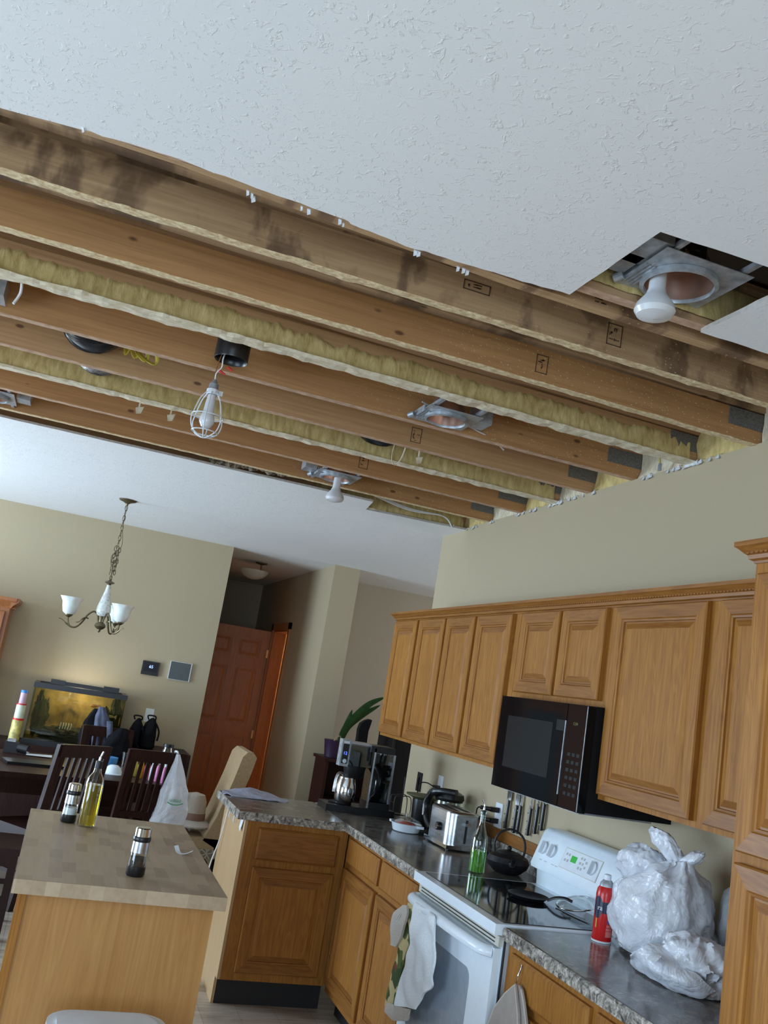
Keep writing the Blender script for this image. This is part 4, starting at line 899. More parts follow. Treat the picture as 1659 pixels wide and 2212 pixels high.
# toaster
t = thing('toaster', 'brushed steel two-slice toaster with a round dial on the counter', 'toaster', (2.0, 4.4, ZC))
bm = bx(1.915, 2.09, 4.26, 4.545, .948, 1.108); bmesh.ops.bevel(bm, geom=[e for e in bm.edges if abs(e.verts[0].co.z-e.verts[1].co.z) > .1], offset=.055, segments=8, affect='EDGES', profile=.5); bmesh.ops.bevel(bm, geom=[e for e in bm.edges if e.verts[0].co.z > 1.1 and e.verts[1].co.z > 1.1], offset=.012, segments=3, affect='EDGES', profile=.5)
obj('housing', bm, 'steel', t, True)
obj('end_cap', rbox(1.95, 2.06, 4.2545, 4.262, .955, 1.09, .004), 'galv', t)
bm = B()
for x in (1.955, 2.012): box(bm, x, x+.028, 4.30, 4.50, 1.1085, 1.1092)
obj('slots', bm, 'slot', t)
bm = bx(1.912, 2.093, 4.252, 4.55, .932, .950); obj('chrome_base', bev(bm, .008), 'chrome', t, True)
for x in (1.93, 2.075):
    for y in (4.27, 4.535): obj('foot', (lambda b: cyl(b, (x, y, ZC), (x, y, .933), .013, 14))(B()), 'black', t, True)
bm = B(); cyl(bm, (1.896, 4.365, 1.02), (1.916, 4.365, 1.02), .020, 24); obj('dial', bev(bm, .002), 'black', t, True); bm = B(); cyl(bm, (1.893, 4.365, 1.02), (1.897, 4.365, 1.02), .014, 20); obj('dial_cap', bm, 'chrome', t, True)
for k in range(4): bm = B(); y = 4.40-.022*k; cyl(bm, (1.911, y, .982), (1.916, y, .982), .0045, 12); obj('button', bm, 'chrome', t, True)
obj('lever_slot', bx(2.0, 2.012, 4.2535, 4.2548, .965, 1.075), 'slot', t); obj('lever', rbox(1.99, 2.022, 4.235, 4.254, 1.048, 1.062, .003), 'steel', t)
# soap bottle
sx_, sy_ = 1.853, 3.775
t = thing('soap_bottle', 'tall clear bottle half full of green dish soap, beside the stove', 'bottle', (sx_, sy_, ZC))
prof = [(.034, ZC), (.036, ZC+.006), (.036, ZC+.125), (.033, ZC+.15), (.020, ZC+.180), (.013, ZC+.205), (.012, ZC+.245), (.015, ZC+.247), (.015, ZC+.255), (.011, ZC+.256)]
obj('bottle_glass', lathe(B(), [(.001, ZC)]+prof, (sx_, sy_, 0), 32, cap=False), 'glassg', t, True)
obj('green_soap', lathe(B(), [(.001, ZC+.005), (.0325, ZC+.006), (.0330, ZC+.092), (.001, ZC+.093)], (sx_, sy_, 0), 28, cap=False), 'soapl', t, True)
sp = obj('stopper', lathe(B(), [(.010, ZC+.24), (.011, ZC+.262), (.001, ZC+.264)], (sx_, sy_, 0), 16, cap=False), 'black', t, True)
bm = B(); tube(bm, spline([(sx_, sy_, ZC+.262), (sx_+.002, sy_+.004, ZC+.285), (sx_-.006, sy_+.012, ZC+.305)], 6), [.005]*4+[.0035]*9, 8); obj('pour_spout', bm, 'chrome', sp, True)
# teapot
tx, ty = 2.035, 3.84
t = thing('iron_teapot', 'black cast iron teapot with an arched handle on the counter', 'teapot', (tx, ty, ZC))
def hob(a, h): return 1+.012*sin(24*a)*(1 if ZC+.02 < h < ZC+.07 else 0)
obj('body', lathe(B(), [(.045, ZC), (.060, ZC+.004), (.088, ZC+.030), (.096, ZC+.050), (.086, ZC+.072), (.060, ZC+.084), (.001, ZC+.085)], (tx, ty, 0), 60, cap=False, fold=hob), 'iron', t, True)
ld = obj('lid', lathe(B(), [(.055, ZC+.082), (.050, ZC+.090), (.020, ZC+.097), (.001, ZC+.098)], (tx, ty, 0), 28, cap=False), 'iron', t, True)
obj('lid_knob', sphere(B(), (tx, ty, ZC+.106), .011, 16), 'iron', ld, True)
bm = B(); tube(bm, spline([(tx-.055, ty+.030, ZC+.075), (tx-.060, ty+.033, ZC+.12), (tx-.045, ty+.024, ZC+.165), (tx, ty, ZC+.188), (tx+.045, ty-.024, ZC+.165), (tx+.060, ty-.033, ZC+.12), (tx+.055, ty-.030, ZC+.075)], 6), .005, 8); obj('handle', bm, 'iron', t, True)
bm = B(); tube(bm, spline([(tx-.02, ty-.075, ZC+.045), (tx-.03, ty-.10, ZC+.055), (tx-.036, ty-.12, ZC+.08)], 5), [.016]*6+[.009]*5, 10); obj('spout', bm, 'iron', t, True)
# pan with glass lid on the stove
px_, py_ = 1.865, 3.32
t = thing('frying_pan', 'small black frying pan resting on the black glass cooktop', 'pan', (px_, py_, .933))
obj('pan_body', lathe(B(), [(.001, .934), (.062, .934), (.078, .947), (.080, .948), (.064, .938), (.001, .9365)], (px_, py_, 0), 44, cap=False), 'iron', t, True)
bm = B(); tube(bm, spline([(px_+.055, py_-.055, .945), (px_+.075, py_-.080, .962), (px_+.10, py_-.105, .968), (px_+.12, py_-.125, .962)], 6), .007, 8, flat=.6); obj('handle', bm, 'black', t, True)
t = thing('pan_cover', 'round clear glass cover with a bright rim tilted beside the small pan', 'lid', (2.0, 3.15, .95))
Lm = Matrix.Translation((2.015, 3.195, .958)) @ Matrix.Rotation(radians(-14), 4, 'Y')
obj('glass', mapbm(lathe(B(), [(.084, 0), (.065, .012), (.03, .022), (.001, .024)], (0, 0, 0), 40, cap=False), Lm), 'glass', t, True)
obj('steel_rim', mapbm(tube(B(), [(.085*cos(2*pi*k/40), .085*sin(2*pi*k/40), 0) for k in range(40)], .003, 8, True), Lm), 'chrome', t, True)
# spray can
qx, qy = 1.872, 2.81; z0 = ZC
t = thing('spray_can', 'red aerosol can with navy and blue label and a white cap', 'spray can', (qx, qy, z0))
prof = [(.031, z0+.002), (.0325, z0+.006), (.0325, z0+.150), (.030, z0+.166), (.022, z0+.178), (.001, z0+.179)]
cb = obj('can_body', lathe(B(), prof, (qx, qy, 0), 48, cap=False), 'red', t, True)
obj('base_rim', lathe(B(), [(.030, z0), (.0335, z0), (.0335, z0+.005), (.031, z0+.006)], (qx, qy, 0), 40, cap=False), 'whitep', t, True)
obj('shoulder', lathe(B(), [(.0245, z0+.175), (.0225, z0+.186), (.014, z0+.196), (.001, z0+.197)], (qx, qy, 0), 32, cap=False), 'galv', t, True)
obj('nozzle', bev(lathe(B(), [(.012, z0+.194), (.012, z0+.212), (.009, z0+.214)], (qx, qy, 0), 20), .001), 'whitep', t, True)
def wrap(a0, a1, z0_, z1_, r, top=None):
    bm = B(); n = 14; V = []
    for k in range(n+1):
        a = radians(a0+(a1-a0)*k/n); e = 0 if top is None else top(k/n)
        V.append([bm.verts.new((qx+r*cos(a), qy+r*sin(a), z)) for z in (z0_-(e if top else 0), z1_+(e if top else 0))])
    for a, b in zip(V, V[1:]): bm.faces.new((a[0], b[0], b[1], a[1]))
    return bm
# label angles: the camera sees about 180..300 degrees
obj('navy_band', wrap(200, 318, z0+.092, z0+.128, .0328), 'navy', cb); obj('navy_oval', wrap(165, 222, z0+.100, z0+.118, .0330, lambda s: .026*math.sqrt(max(0, 1-(2*s-1)**2))), 'navy', cb)
obj('blue_box', wrap(262, 302, z0+.062, z0+.104, .0331), 'labelblue', cb)
bm = wrap(258, 300, z0+.050, z0+.058, .0329)
for a, b in ((.040, .048), (.020, .038)): 
    t_ = wrap(256, 298, z0+a, z0+b, .0329); me = bpy.data.meshes.new('t'); t_.to_mesh(me); bm.from_mesh(me); t_.free()
obj('small_print', bm, 'pinkish', cb); obj('yellow_text', wrap(190, 197, z0+.045, z0+.085, .0329), 'yellow', cb)
a = radians(211); obj_t = text('brand_letters', 'ra', .022, 'whitep', Matrix.Translation((qx+.0335*cos(a), qy+.0335*sin(a), z0+.108)) @ Matrix.Rotation(a+pi/2, 4, 'Z') @ Matrix.Rotation(pi/2, 4, 'X'), cb)
# plastic bags on the counter
def ear(pts, w, seed, mat='film'):
    P = spline(pts, 5); rows = []
    for i, p in enumerate(P):
        s = i/(len(P)-1); ww = w*(.25+.85*s**.8)
        rows.append([p+Vector((.0, -ww, 0)), p+Vector((-.04*s-.01, -ww*.4, .012)), p+Vector((.01, ww*.35, -.008)), p+Vector((-.03*s, ww, .008))])
    return sheet(rows, .003, 3, .016, seed, (1, 0, .3), 16)
def crumple(bm, amp, fr, seed, zmin=None):
    """soft film creases: ridged displacement along the vertex normals"""
    bm.normal_update()
    for v in bm.verts:
        p = v.co; d = 0; a = 1
        for o_ in range(3): d += a*(.35-abs(noise.noise(p*fr*(2**o_)+Vector((seed, seed*2, o_))))*1.6); a *= .45
        v.co = p+v.normal*amp*d
        if zmin is not None and v.co.z < zmin: v.co.z = zmin
    return bm
def fine(secs, seed, folds, n, amp): return loftbag(secs, seed, folds, n, amp)
t = thing('plastic_bag', 'large knotted white plastic bag slumped beside the red spray can', 'bag', (2.0, 2.62, ZC))
kn = at(1478, 1962, x=1.93)
obj('bag_body', crumple(fine([(2.0, 2.66, ZC, .08, .10, 0), (2.0, 2.66, ZC+.02, .13, .165, .02), (1.99, 2.66, ZC+.10, .155, .19, .05), (1.985, 2.655, ZC+.19, .145, .165, .12), (1.985, 2.63, ZC+.255, .11, .12, .3), (1.98, 2.60, ZC+.30, .06, .065, .6), (1.98, 2.58, ZC+.32, .03, .03, .8)], 3, 9, 120, .10), .020, 9, 4, ZC), 'film', t, True)
obj('gathered_top', crumple(blob((1.955, 2.735, ZC+.27), (.075, .115, .06), 5, .06, 2.0, 64, ridge=.2), .02, 13, 8), 'film', t, True)
obj('tied_end', crumple(loftbag([(1.985, 2.60, ZC+.305, .02, .022, .3), (1.98, 2.615, ZC+.325, .028, .045, .3), (1.965, 2.64, ZC+.355, .032, .062, .3), (1.955, 2.66, ZC+.385, .022, .055, .3), (1.95, 2.67, ZC+.398, .008, .03, .1)], 7, 5, 60, .12), .010, 18, 6), 'film', t, True)
obj('tied_end', crumple(loftbag([(1.99, 2.58, ZC+.305, .018, .02, .3), (2.0, 2.55, ZC+.33, .022, .035, .3), (2.01, 2.53, ZC+.355, .014, .03, .3), (2.015, 2.52, ZC+.365, .005, .012, .1)], 9, 5, 48, .12), .008, 18, 9), 'film', t, True)
t = thing('plastic_bag', 'small crumpled white plastic bag lying in front of the large knotted one', 'bag', (1.86, 2.35, ZC))
obj('bag_body', crumple(blob((1.905, 2.365, ZC+.065), (.095, .135, .078), 11, .10, 1.8, 72, ridge=.3), .026, 12, 2, ZC), 'film', t, True)
bm = B(); tube(bm, spline([at(1325, 2010, z=ZC+.02), at(1350, 2040, z=ZC+.02), at(1378, 2055, z=ZC+.03), at(1400, 2062, z=ZC+.06), at(1420, 2072, z=ZC+.09)], 7), .014, 8, flat=.22); obj('bag_handle', bm, 'film', t, True)
obj('loose_corner', crumple(sheet([[at(1362, 2062, z=ZC+.05), at(1400, 2040, z=ZC+.09), at(1450, 2040, z=ZC+.10)], [at(1368, 2085, z=ZC+.012), at(1420, 2090, z=ZC+.05), at(1470, 2085, z=ZC+.07)], [at(1430, 2125, z=ZC+.006), at(1470, 2120, z=ZC+.04), at(1510, 2110, z=ZC+.06)], [at(1490, 2150, z=ZC+.005), at(1520, 2152, z=ZC+.012), at(1545, 2140, z=ZC+.03)]], .003, 6, .006, 3, (.3, 0, 1)), .006, 14, 6, ZC), 'film', t, True)
t = thing('plastic_bag', 'upright grey-looking thin plastic sack leaning on the wall beside the pantry', 'bag', (2.145, 2.3, ZC))
obj('bag_body', crumple(loftbag([(2.12, 2.30, ZC, .04, .15, 0), (2.12, 2.30, ZC+.03, .052, .20, .05), (2.125, 2.33, ZC+.15, .050, .22, .08), (2.135, 2.34, ZC+.25, .045, .20, .08), (2.145, 2.29, ZC+.34, .035, .14, .08), (2.155, 2.23, ZC+.40, .022, .08, .08), (2.16, 2.20, ZC+.42, .01, .03, .1)], 9, 4, 80, .05), .010, 8, 3, ZC), 'filmg', t, True)
# towels on the oven handle
def px(rows, x, dx=None):
    out = []
    for i, (a, b) in enumerate(rows):
        r = []
        for s in (0, .33, .66, 1): u = a[0]+(b[0]-a[0])*s; v = a[1]+(b[1]-a[1])*s; r.append(at(u, v, x=x+(dx[i] if dx else 0)))
        out.append(r)
    return out
R_ = px([((908, 1948), (944, 1972)), ((897, 1947), (943, 1976)), ((889, 1964), (941, 1986)), ((886, 1992), (940, 2012)), ((886, 2025), (938, 2050)), ((879, 2055), (937, 2085)), ((868, 2088), (933, 2112)), ((858, 2124), (931, 2133)), ((852, 2152), (912, 2150)), ((852, 2172), (897, 2180))], 1.455, [.05, .012, 0, 0, 0, 0, .004, .006, .008, .01])
tw = obj('hanging_towel', sheet(R_, .008, 4, .020, 2, (1, .2, 0), 13), 'towel', None, True); tag(tw, 'white terry towel draped over the oven door handle', 'towel')
R_ = px([((886, 1950), (905, 1958)), ((880, 1975), (895, 1980)), ((872, 2010), (893, 2020)), ((862, 2060), (880, 2060)), ((850, 2105), (870, 2105)), ((842, 2150), (868, 2155)), ((834, 2172), (888, 2186)), ((848, 2200), (882, 2203))], 1.485)
tw = obj('patterned_cloth', sheet(R_, .007, 4, .012, 7, (1, 0, 0), 15), 'floral', None, True); tag(tw, 'green and brown patterned cloth hanging behind the white oven towel', 'cloth')
obj('fringe', sheet(px([((838, 2166), (884, 2180)), ((833, 2180), (886, 2192)), ((850, 2204), (880, 2206))], 1.474), .007, 4, .01, 8, (1, 0, 0), 30), 'pad', tw, True)
R_ = px([((874, 1955), (882, 1956)), ((856, 1972), (883, 1975)), ((848, 1995), (876, 2004)), ((849, 2025), (866, 2032)), ((848, 2042), (858, 2046))], 1.475)
pd = obj('pot_holder', sheet(R_, .010, 4, .004, 5, (1, 0, 0), 20), 'pad', None, True); tag(pd, 'beige quilted pot holder with a small loop, hanging at the oven handle end', 'pot holder')
bm = B(); tube(bm, [at(855, 1988, x=1.463), at(864, 1972, x=1.463), at(866, 1976, x=1.463), at(857, 1991, x=1.463)], .0015, 6, True); obj('loop', bm, 'cord', pd)
# two mitts on the drawer hook
t = thing('trivet_pad', 'pair of taupe pads with cream edges hanging on a hook at the drawer', 'pot holder', (1.545, 2.75, .7))
hk = B(); tube(hk, spline([at(1128, 2084, x=1.553), at(1125, 2095, x=1.548), at(1120, 2106, x=1.54), at(1117, 2118, x=1.538), at(1114, 2128, x=1.54)], 4), .0022, 6); obj('hook', hk, 'chrome', t, True)
for k, poly in enumerate([[(1113, 2127), (1092, 2146), (1068, 2178), (1054, 2215), (1048, 2260), (1046, 2340), (1112, 2340), (1120, 2240), (1119, 2190)], [(1121, 2127), (1127, 2138), (1132, 2165), (1138, 2215), (1141, 2270), (1141, 2340), (1124, 2340), (1125, 2200)]]):
    bm = B(); prism(bm, [at(u, v, x=1.528+.012*k) for u, v in poly], (.006, 0, 0)); pp = obj('pad', bm, 'taupe', t)
    bm = B(); tube(bm, [at(u, v, x=1.531+.012*k) for u, v in poly], .0042, 6, True); obj('edge_binding', bm, 'pad', pp, True)

# ------------------------------------------------------------------ island things
def mill(label, x, y, fillz, fillm):
    z = .9185; t = thing('pepper_mill', label, 'mill', (x, y, z))
    obj('base', lathe(B(), [(.001, z), (.027, z), (.030, z+.005), (.0295, z+.030), (.001, z+.030)], (x, y, 0), 32, cap=False), 'black', t, True)
    obj('glass_body', lathe(B(), [(.0285, z+.030), (.0265, z+.085), (.001, z+.085)], (x, y, 0), 32, cap=False), 'glass', t, True)
    obj('contents', lathe(B(), [(.001, z+.031), (.0255, z+.031), (.0245, fillz), (.001, fillz)], (x, y, 0), 24, cap=False), fillm, t, True)
    obj('steel_collar', lathe(B(), [(.0275, z+.072), (.0262, z+.108), (.001, z+.108)], (x, y, 0), 32, cap=False), 'steel', t, True)
    obj('black_ring', lathe(B(), [(.0275, z+.106), (.029, z+.110), (.0285, z+.120), (.027, z+.122), (.001, z+.122)], (x, y, 0), 32, cap=False), 'black', t, True)
    obj('steel_cap', lathe(B(), [(.0262, z+.121), (.0258, z+.146), (.022, z+.149), (.001, z+.149)], (x, y, 0), 32, cap=False), 'chrome', t, True)
mill('steel and glass mill beside the olive oil bottle, filled with pale salt', .139, 3.945, .975, 'whitep')
mill('steel and glass mill with dark pepper standing alone near the front of the island', .350, 3.145, .975, plain('peppercorns', (.03, .02, .015), .8, 0, .5, .5, 120))
x, y, z = .209, 3.905, .9185
t = thing('olive_oil_bottle', 'tall glass bottle of golden olive oil with a metal pourer on the butcher block', 'bottle', (x, y, z))
obj('bottle_glass', lathe(B(), [(.001, z), (.033, z), (.035, z+.006), (.035, z+.165), (.031, z+.185), (.017, z+.205), (.0135, z+.225), (.0135, z+.235), (.012, z+.236)], (x, y, 0), 36, cap=False), 'glass', t, True)
obj('oil', lathe(B(), [(.001, z+.005), (.032, z+.006), (.0325, z+.160), (.001, z+.161)], (x, y, 0), 32, cap=False), 'oil', t, True)
st_ = obj('stopper', lathe(B(), [(.0145, z+.222), (.0145, z+.250), (.008, z+.252), (.001, z+.253)], (x, y, 0), 24, cap=False), 'black', t, True)
bm = B(); tube(bm, spline([(x, y, z+.250), (x+.002, y, z+.268), (x+.008, y, z+.288)], 5), [.0055]*5+[.0035]*6, 8); obj('pourer', bm, 'chrome', st_, True)
bm = sheet([[(.520, 3.585, .938), (.535, 3.585, .942)], [(.530, 3.560, .921), (.545, 3.565, .922)], [(.555, 3.545, .920), (.562, 3.556, .921)], [(.585, 3.548, .932), (.590, 3.560, .934)]], .0012, 6)
tag(obj('paper_curl', bm, 'whitep', None, True), 'small curled strip of white paper on the butcher block', 'paper scrap')
# bin lid
t = thing('trash_can', 'white step trash can with a rounded lid in front of the island', 'trash can', (.33, 2.70, 0))
def rr_poly(x0, x1, y0, y1, r, z, n=8): return [(cx_+r*cos(radians(a0+90*k/n)), cy_+r*sin(radians(a0+90*k/n)), z) for cx_, cy_, a0 in ((x1-r, y1-r, 0), (x0+r, y1-r, 90), (x0+r, y0+r, 180), (x1-r, y0+r, 270)) for k in range(n+1)]
tl = at(135, 2178, z=.62)
bm = B(); prism(bm, rr_poly(.165, .465, 2.50, 2.83, .07, 0), (0, 0, .58)); obj('bin_body', bm, 'whitep', t)
bm = B(); prism(bm, rr_poly(.155, .475, 2.49, 2.845, .08, .582), (0, 0, .035)); l_ = obj('lid', bev(bm, .012, 3), 'whitep', t, True)
bm = B(); prism(bm, rr_poly(.180, .450, 2.515, 2.82, .065, .6175), (0, 0, .006)); obj('lid_panel', bev(bm, .004, 2), 'whitep', l_, True)
# cord, paper and film on the peninsula
bm = sheet([[(1.00, 5.40, .935), (1.15, 5.41, .958), (1.34, 5.38, .93)], [(.975, 5.30, .931), (1.15, 5.30, .940), (1.36, 5.29, .929)], [(1.02, 5.22, .928), (1.2, 5.21, .93), (1.33, 5.23, .928)]], .003, 6, .016, 6, (0, 0, 1), 14)
tag(obj('plastic_film', bm, 'filml', None, True), 'crumpled lavender plastic film lying on the peninsula corner', 'plastic film')
pt = sheet([[(1.0185, 4.79, .884), (1.0185, 4.85, .884)], [(1.014, 4.79, .85), (1.015, 4.85, .85)], [(1.008, 4.795, .815), (1.012, 4.845, .83)]], .001, 4); tag(obj('paper_tag', pt, 'whitep'), 'white paper tag stuck under the peninsula counter edge', 'paper tag')
for k, yy in enumerate((4.98, 5.12)):
    bm = B(); tube(bm, spline([(1.018, yy, .884), (1.006, yy, .86), (1.004, yy, .835), (1.014, yy, .825)], 5), .0035, 6); tag(obj('cup_hook', bm, 'whitep', None, True), 'white hook under the peninsula counter edge, '+('nearer the paper tag' if k == 0 else 'farther from the paper tag'), 'hook', 'hooks on the peninsula')
bm = B(); tube(bm, spline([(1.012, 5.22, .86), (1.006, 5.26, .70), (.985, 5.30, .55), (.975, 5.28, .45), (.965, 5.24, .40), (.99, 5.22, .43), (.98, 5.30, .42), (.955, 5.28, .38), (.965, 5.26, .34)], 8), .0035, 6)
t = obj('charging_cord', bm, 'cord', None, True); tag(t, 'white charging cord hanging down the side of the peninsula', 'cord'); obj('cord_plug', rbox(.952, .975, 5.25, 5.275, .30, .345, .004), 'cord', t)
bm = B(); tube(bm, spline([(2.09, 5.40, .93), (2.09, 5.39, 1.06), (2.09, 5.40, 1.14)], 3), .003, 6)
for yy in (5.33, 5.40): tube(bm, spline([(2.02, yy, ZC+.003), (2.02, yy, 1.02), (2.05, yy, 1.03), (2.12, yy, 1.03), (2.13, yy, ZC+.003)], 4), .0028, 6)
tube(bm, [(2.02, 5.33, .99), (2.02, 5.40, .99)], .0028, 6)
tag(obj('wire_rack', bm, 'black', None, True), 'thin black wire rack on the counter between coffee maker and wall', 'rack')
bm = B(); tube(bm, spline([(1.95, 5.20, .94), (2.02, 5.16, .945), (2.08, 5.12, ZC+.004), (2.12, 5.02, ZC+.004), (2.15, 4.95, ZC+.004)], 6), .0035, 6); cmk = [o for o in bpy.data.objects if o.name == 'coffee_maker'][0]; obj('power_cord', bm, 'black', cmk, True)

# ------------------------------------------------------------------ chandelier
hx, hy = .171, 6.951
t = thing('chandelier', 'bronze three-arm chandelier with white bell shades hanging on a chain', 'chandelier', (hx, hy, 1.72))
obj('canopy', lathe(B(), [(.066, 2.709), (.060, 2.700), (.030, 2.690), (.012, 2.680), (.008, 2.665), (.001, 2.664)], (hx, hy, 0), 32, cap=False), 'bronze', t, True)
def link(bm, c, ln, w, ang, tilt=0):
    m_ = Matrix.Translation(c) @ Matrix.Rotation(tilt, 4, 'Y') @ Matrix.Rotation(ang, 4, 'Z')
    tube(bm, [m_ @ Vector((w*cos(2*pi*k/14), 0, ln/2*sin(2*pi*k/14))) for k in range(14)], .0028, 6, True)
bm = B(); z = 2.645; k = 0
while z > 2.10: link(bm, (hx, hy, z), .048, .009, k*pi/2+.3); z -= .038; k += 1
for q in range(7): link(bm, (hx-.012+.003*sin(q*1.7), hy+.01, 2.34-.030*q), .04, .008, q*1.3, .12)
for q in range(7): link(bm, (hx+.016+.003*cos(q*1.9), hy+.005, 2.33-.028*q), .04, .008, q*1.1, -.1)
obj('chain', bm, 'bronze', t, True)
bm = B(); tube(bm, spline([(hx, hy, 2.67), (hx+.006, hy, 2.5), (hx+.026, hy, 2.36), (hx-.026, hy, 2.28), (hx-.012, hy, 2.2), (hx+.02, hy, 2.26), (hx+.002, hy, 2.15), (hx, hy, 2.09)], 8), .0025, 6); obj('wire', bm, 'bronze', t, True)
obj('top_cup', lathe(B(), [(.004, 2.11), (.006, 2.10), (.034, 2.086), (.036, 2.080), (.014, 2.070), (.010, 2.060), (.001, 2.058)], (hx, hy, 0), 28, cap=False), 'bronze', t, True)
obj('glass_column', lathe(B(), [(.014, 2.062), (.020, 2.02), (.034, 1.96), (.048, 1.905), (.052, 1.87), (.042, 1.84), (.030, 1.832), (.001, 1.83)], (hx, hy, 0), 32, cap=False), 'crackle', t, True)
obj('hub', lathe(B(), [(.028, 1.835), (.020, 1.815), (.018, 1.79), (.036, 1.775), (.040, 1.76), (.030, 1.745), (.012, 1.735), (.010, 1.722), (.001, 1.712)], (hx, hy, 0), 28, cap=False), 'bronze', t, True)
for a_ in (180, 62, -58):
    a = radians(a_); d = Vector((cos(a), sin(a), 0)); s_ = Vector((-sin(a), cos(a), 0)); o_ = Vector((hx, hy, 0))
    P = lambda r, z, q=0: o_+d*r+s_*q+Vector((0, 0, z))
    bm = B(); tube(bm, spline([P(.02, 1.79), (P(.035, 1.84)), P(.065, 1.856), P(.10, 1.825), P(.13, 1.765), P(.165, 1.725), P(.205, 1.725), P(.226, 1.76), P(.23, 1.79)], 7), .0065, 8)
    tube(bm, spline([P(.09, 1.80), P(.12, 1.80, .01), P(.15, 1.765, .015), P(.17, 1.76, .02)], 6), [.005]*10+[.003]*9, 6); tube(bm, spline([P(.20, 1.722), P(.235, 1.74), P(.27, 1.765), P(.29, 1.765)], 6), [.0065]*8+[.003]*11, 6)
    ar = obj('arm', bm, 'bronze', t, True)
    obj('shade_cup', lathe(B(), [(.008, 1.785), (.028, 1.80), (.030, 1.812), (.001, 1.812)], tuple(P(.23, 0)), 24, cap=False), 'bronze', ar, True)
    bm = lathe(B(), [(.030, 1.808), (.046, 1.822), (.056, 1.86), (.062, 1.895), (.078, 1.925), (.082, 1.930), (.074, 1.926), (.058, 1.895), (.050, 1.855), (.030, 1.82)], tuple(P(.23, 0)), 40, cap=False, fold=lambda a, h: 1+(.035*sin(8*a) if h > 1.9 else 0)); obj('glass_shade', bm, 'frost', ar, True)
# hall ceiling light
t = thing('hall_ceiling_light', 'dim frosted bowl light with bronze arm on the hallway ceiling', 'ceiling light', (1.62, 9.15, 2.55))
obj('canopy', lathe(B(), [(.062, 2.709), (.058, 2.70), (.02, 2.69), (.001, 2.688)], (1.64, 9.14, 0), 28, cap=False), 'bronze', t, True)
bm = B(); tube(bm, spline([(1.64, 9.14, 2.69), (1.645, 9.14, 2.64), (1.63, 9.14, 2.605), (1.60, 9.14, 2.60)], 6), .008, 8); obj('arm', bm, 'bronze', t, True)
obj('bowl_shade', lathe(B(), [(.001, 2.53), (.05, 2.535), (.10, 2.555), (.135, 2.59), (.15, 2.62), (.143, 2.62), (.10, 2.565), (.001, 2.54)], (1.58, 9.14, 0), 36, cap=False), plain('amber_frosted_glass', (.55, .50, .40), .4), t, True)

# ------------------------------------------------------------------ dining wall: thermostat, panel, aquarium, hutch
t = thing('thermostat', 'black digital thermostat with a lit screen on the dining wall', 'thermostat', (.70, 8.35, 1.50))
obj('case', rbox(.628, .775, 8.336, 8.359, 1.445, 1.565, .006), 'black', t); obj('screen', bx(.642, .762, 8.3345, 8.336, 1.475, 1.555), plain('thermostat_screen', (.012, .012, .022), .15), t)
text('lit_digits', '65', .036, 'ledc', Matrix.Translation((.705, 8.334, 1.518)) @ Matrix.Rotation(pi/2, 4, 'X'), t)
t = thing('wall_panel', 'flat grey square panel on the dining wall beside the thermostat', 'panel', (.96, 8.35, 1.52)); obj('case', rbox(.865, 1.055, 8.338, 8.359, 1.44, 1.60, .004), 'whitep', t); obj('face', bx(.868, 1.046, 8.336, 8.338, 1.443, 1.597), 'screen', t)
sw = [o for o in bpy.data.objects if o.name == 'light_switch'][0]
sw.rotation_euler = (0, 0, -pi/2); sw.location = (.775, 8.359, 1.105)
for c in sw.children: c.matrix_parent_inverse = Matrix.Translation((2.1995, .775, 1.105)).inverted()
TX0, TX1, TY0, TY1, TZ0, TZ1 = -.195, .525, 7.9, 8.27, .79, 1.25
t = thing('aquarium', 'planted aquarium glowing gold against the dining wall', 'aquarium', (.165, 8.08, TZ0))
bm = B(); box(bm, TX0, TX1, TY0, TY0+.006, TZ0, TZ1); box(bm, TX0, TX0+.006, TY0+.006, TY1, TZ0, TZ1); box(bm, TX1-.006, TX1, TY0+.006, TY1, TZ0, TZ1); obj('glass_tank', bm, 'tankglass', t)
obj('top_frame', (lambda b: (box(b, TX0-.008, TX1+.008, TY0-.008, TY0+.02, TZ1-.028, TZ1+.012), box(b, TX0-.008, TX1+.008, TY1-.02, TY1+.008, TZ1-.028, TZ1+.012), box(b, TX0-.008, TX0+.03, TY0+.02, TY1-.02, TZ1-.028, TZ1+.012), box(b, TX1-.03, TX1+.008, TY0+.02, TY1-.02, TZ1-.028, TZ1+.012), b)[-1])(B()), 'black', t)
obj('base_frame', rbox(TX0-.008, TX1+.008, TY0-.008, TY1+.008, TZ0-.012, TZ0+.03, .003), 'black', t); obj('background', bx(TX0+.01, TX1-.01, TY1-.012, TY1-.006, TZ0+.03, TZ1-.03), 'gold', t)
bm = blob((.165, 8.07, TZ0+.08), (.30, .13, .07), 21, .25, 5, 60, TZ0+.031); obj('planting', bm, 'gravel', t, True)
bm = B()
for (u, v, hh, ww) in ((TX0+.06, 8.0, .38, .035), (TX0+.10, 8.15, .30, .05), (.40, 7.98, .30, .06), (.47, 8.1, .40, .05), (.36, 8.14, .22, .06)):
    me = bpy.data.meshes.new('t'); b2 = blob((u, v, TZ0+.04+hh/2), (ww, .04, hh/2), u*9+3, .5, 4, 26); b2.to_mesh(me); b2.free(); bm.from_mesh(me)
obj('water_plants', bm, plain('aquatic_plants', (.035, .045, .01), .8, 0, .5), t, True)
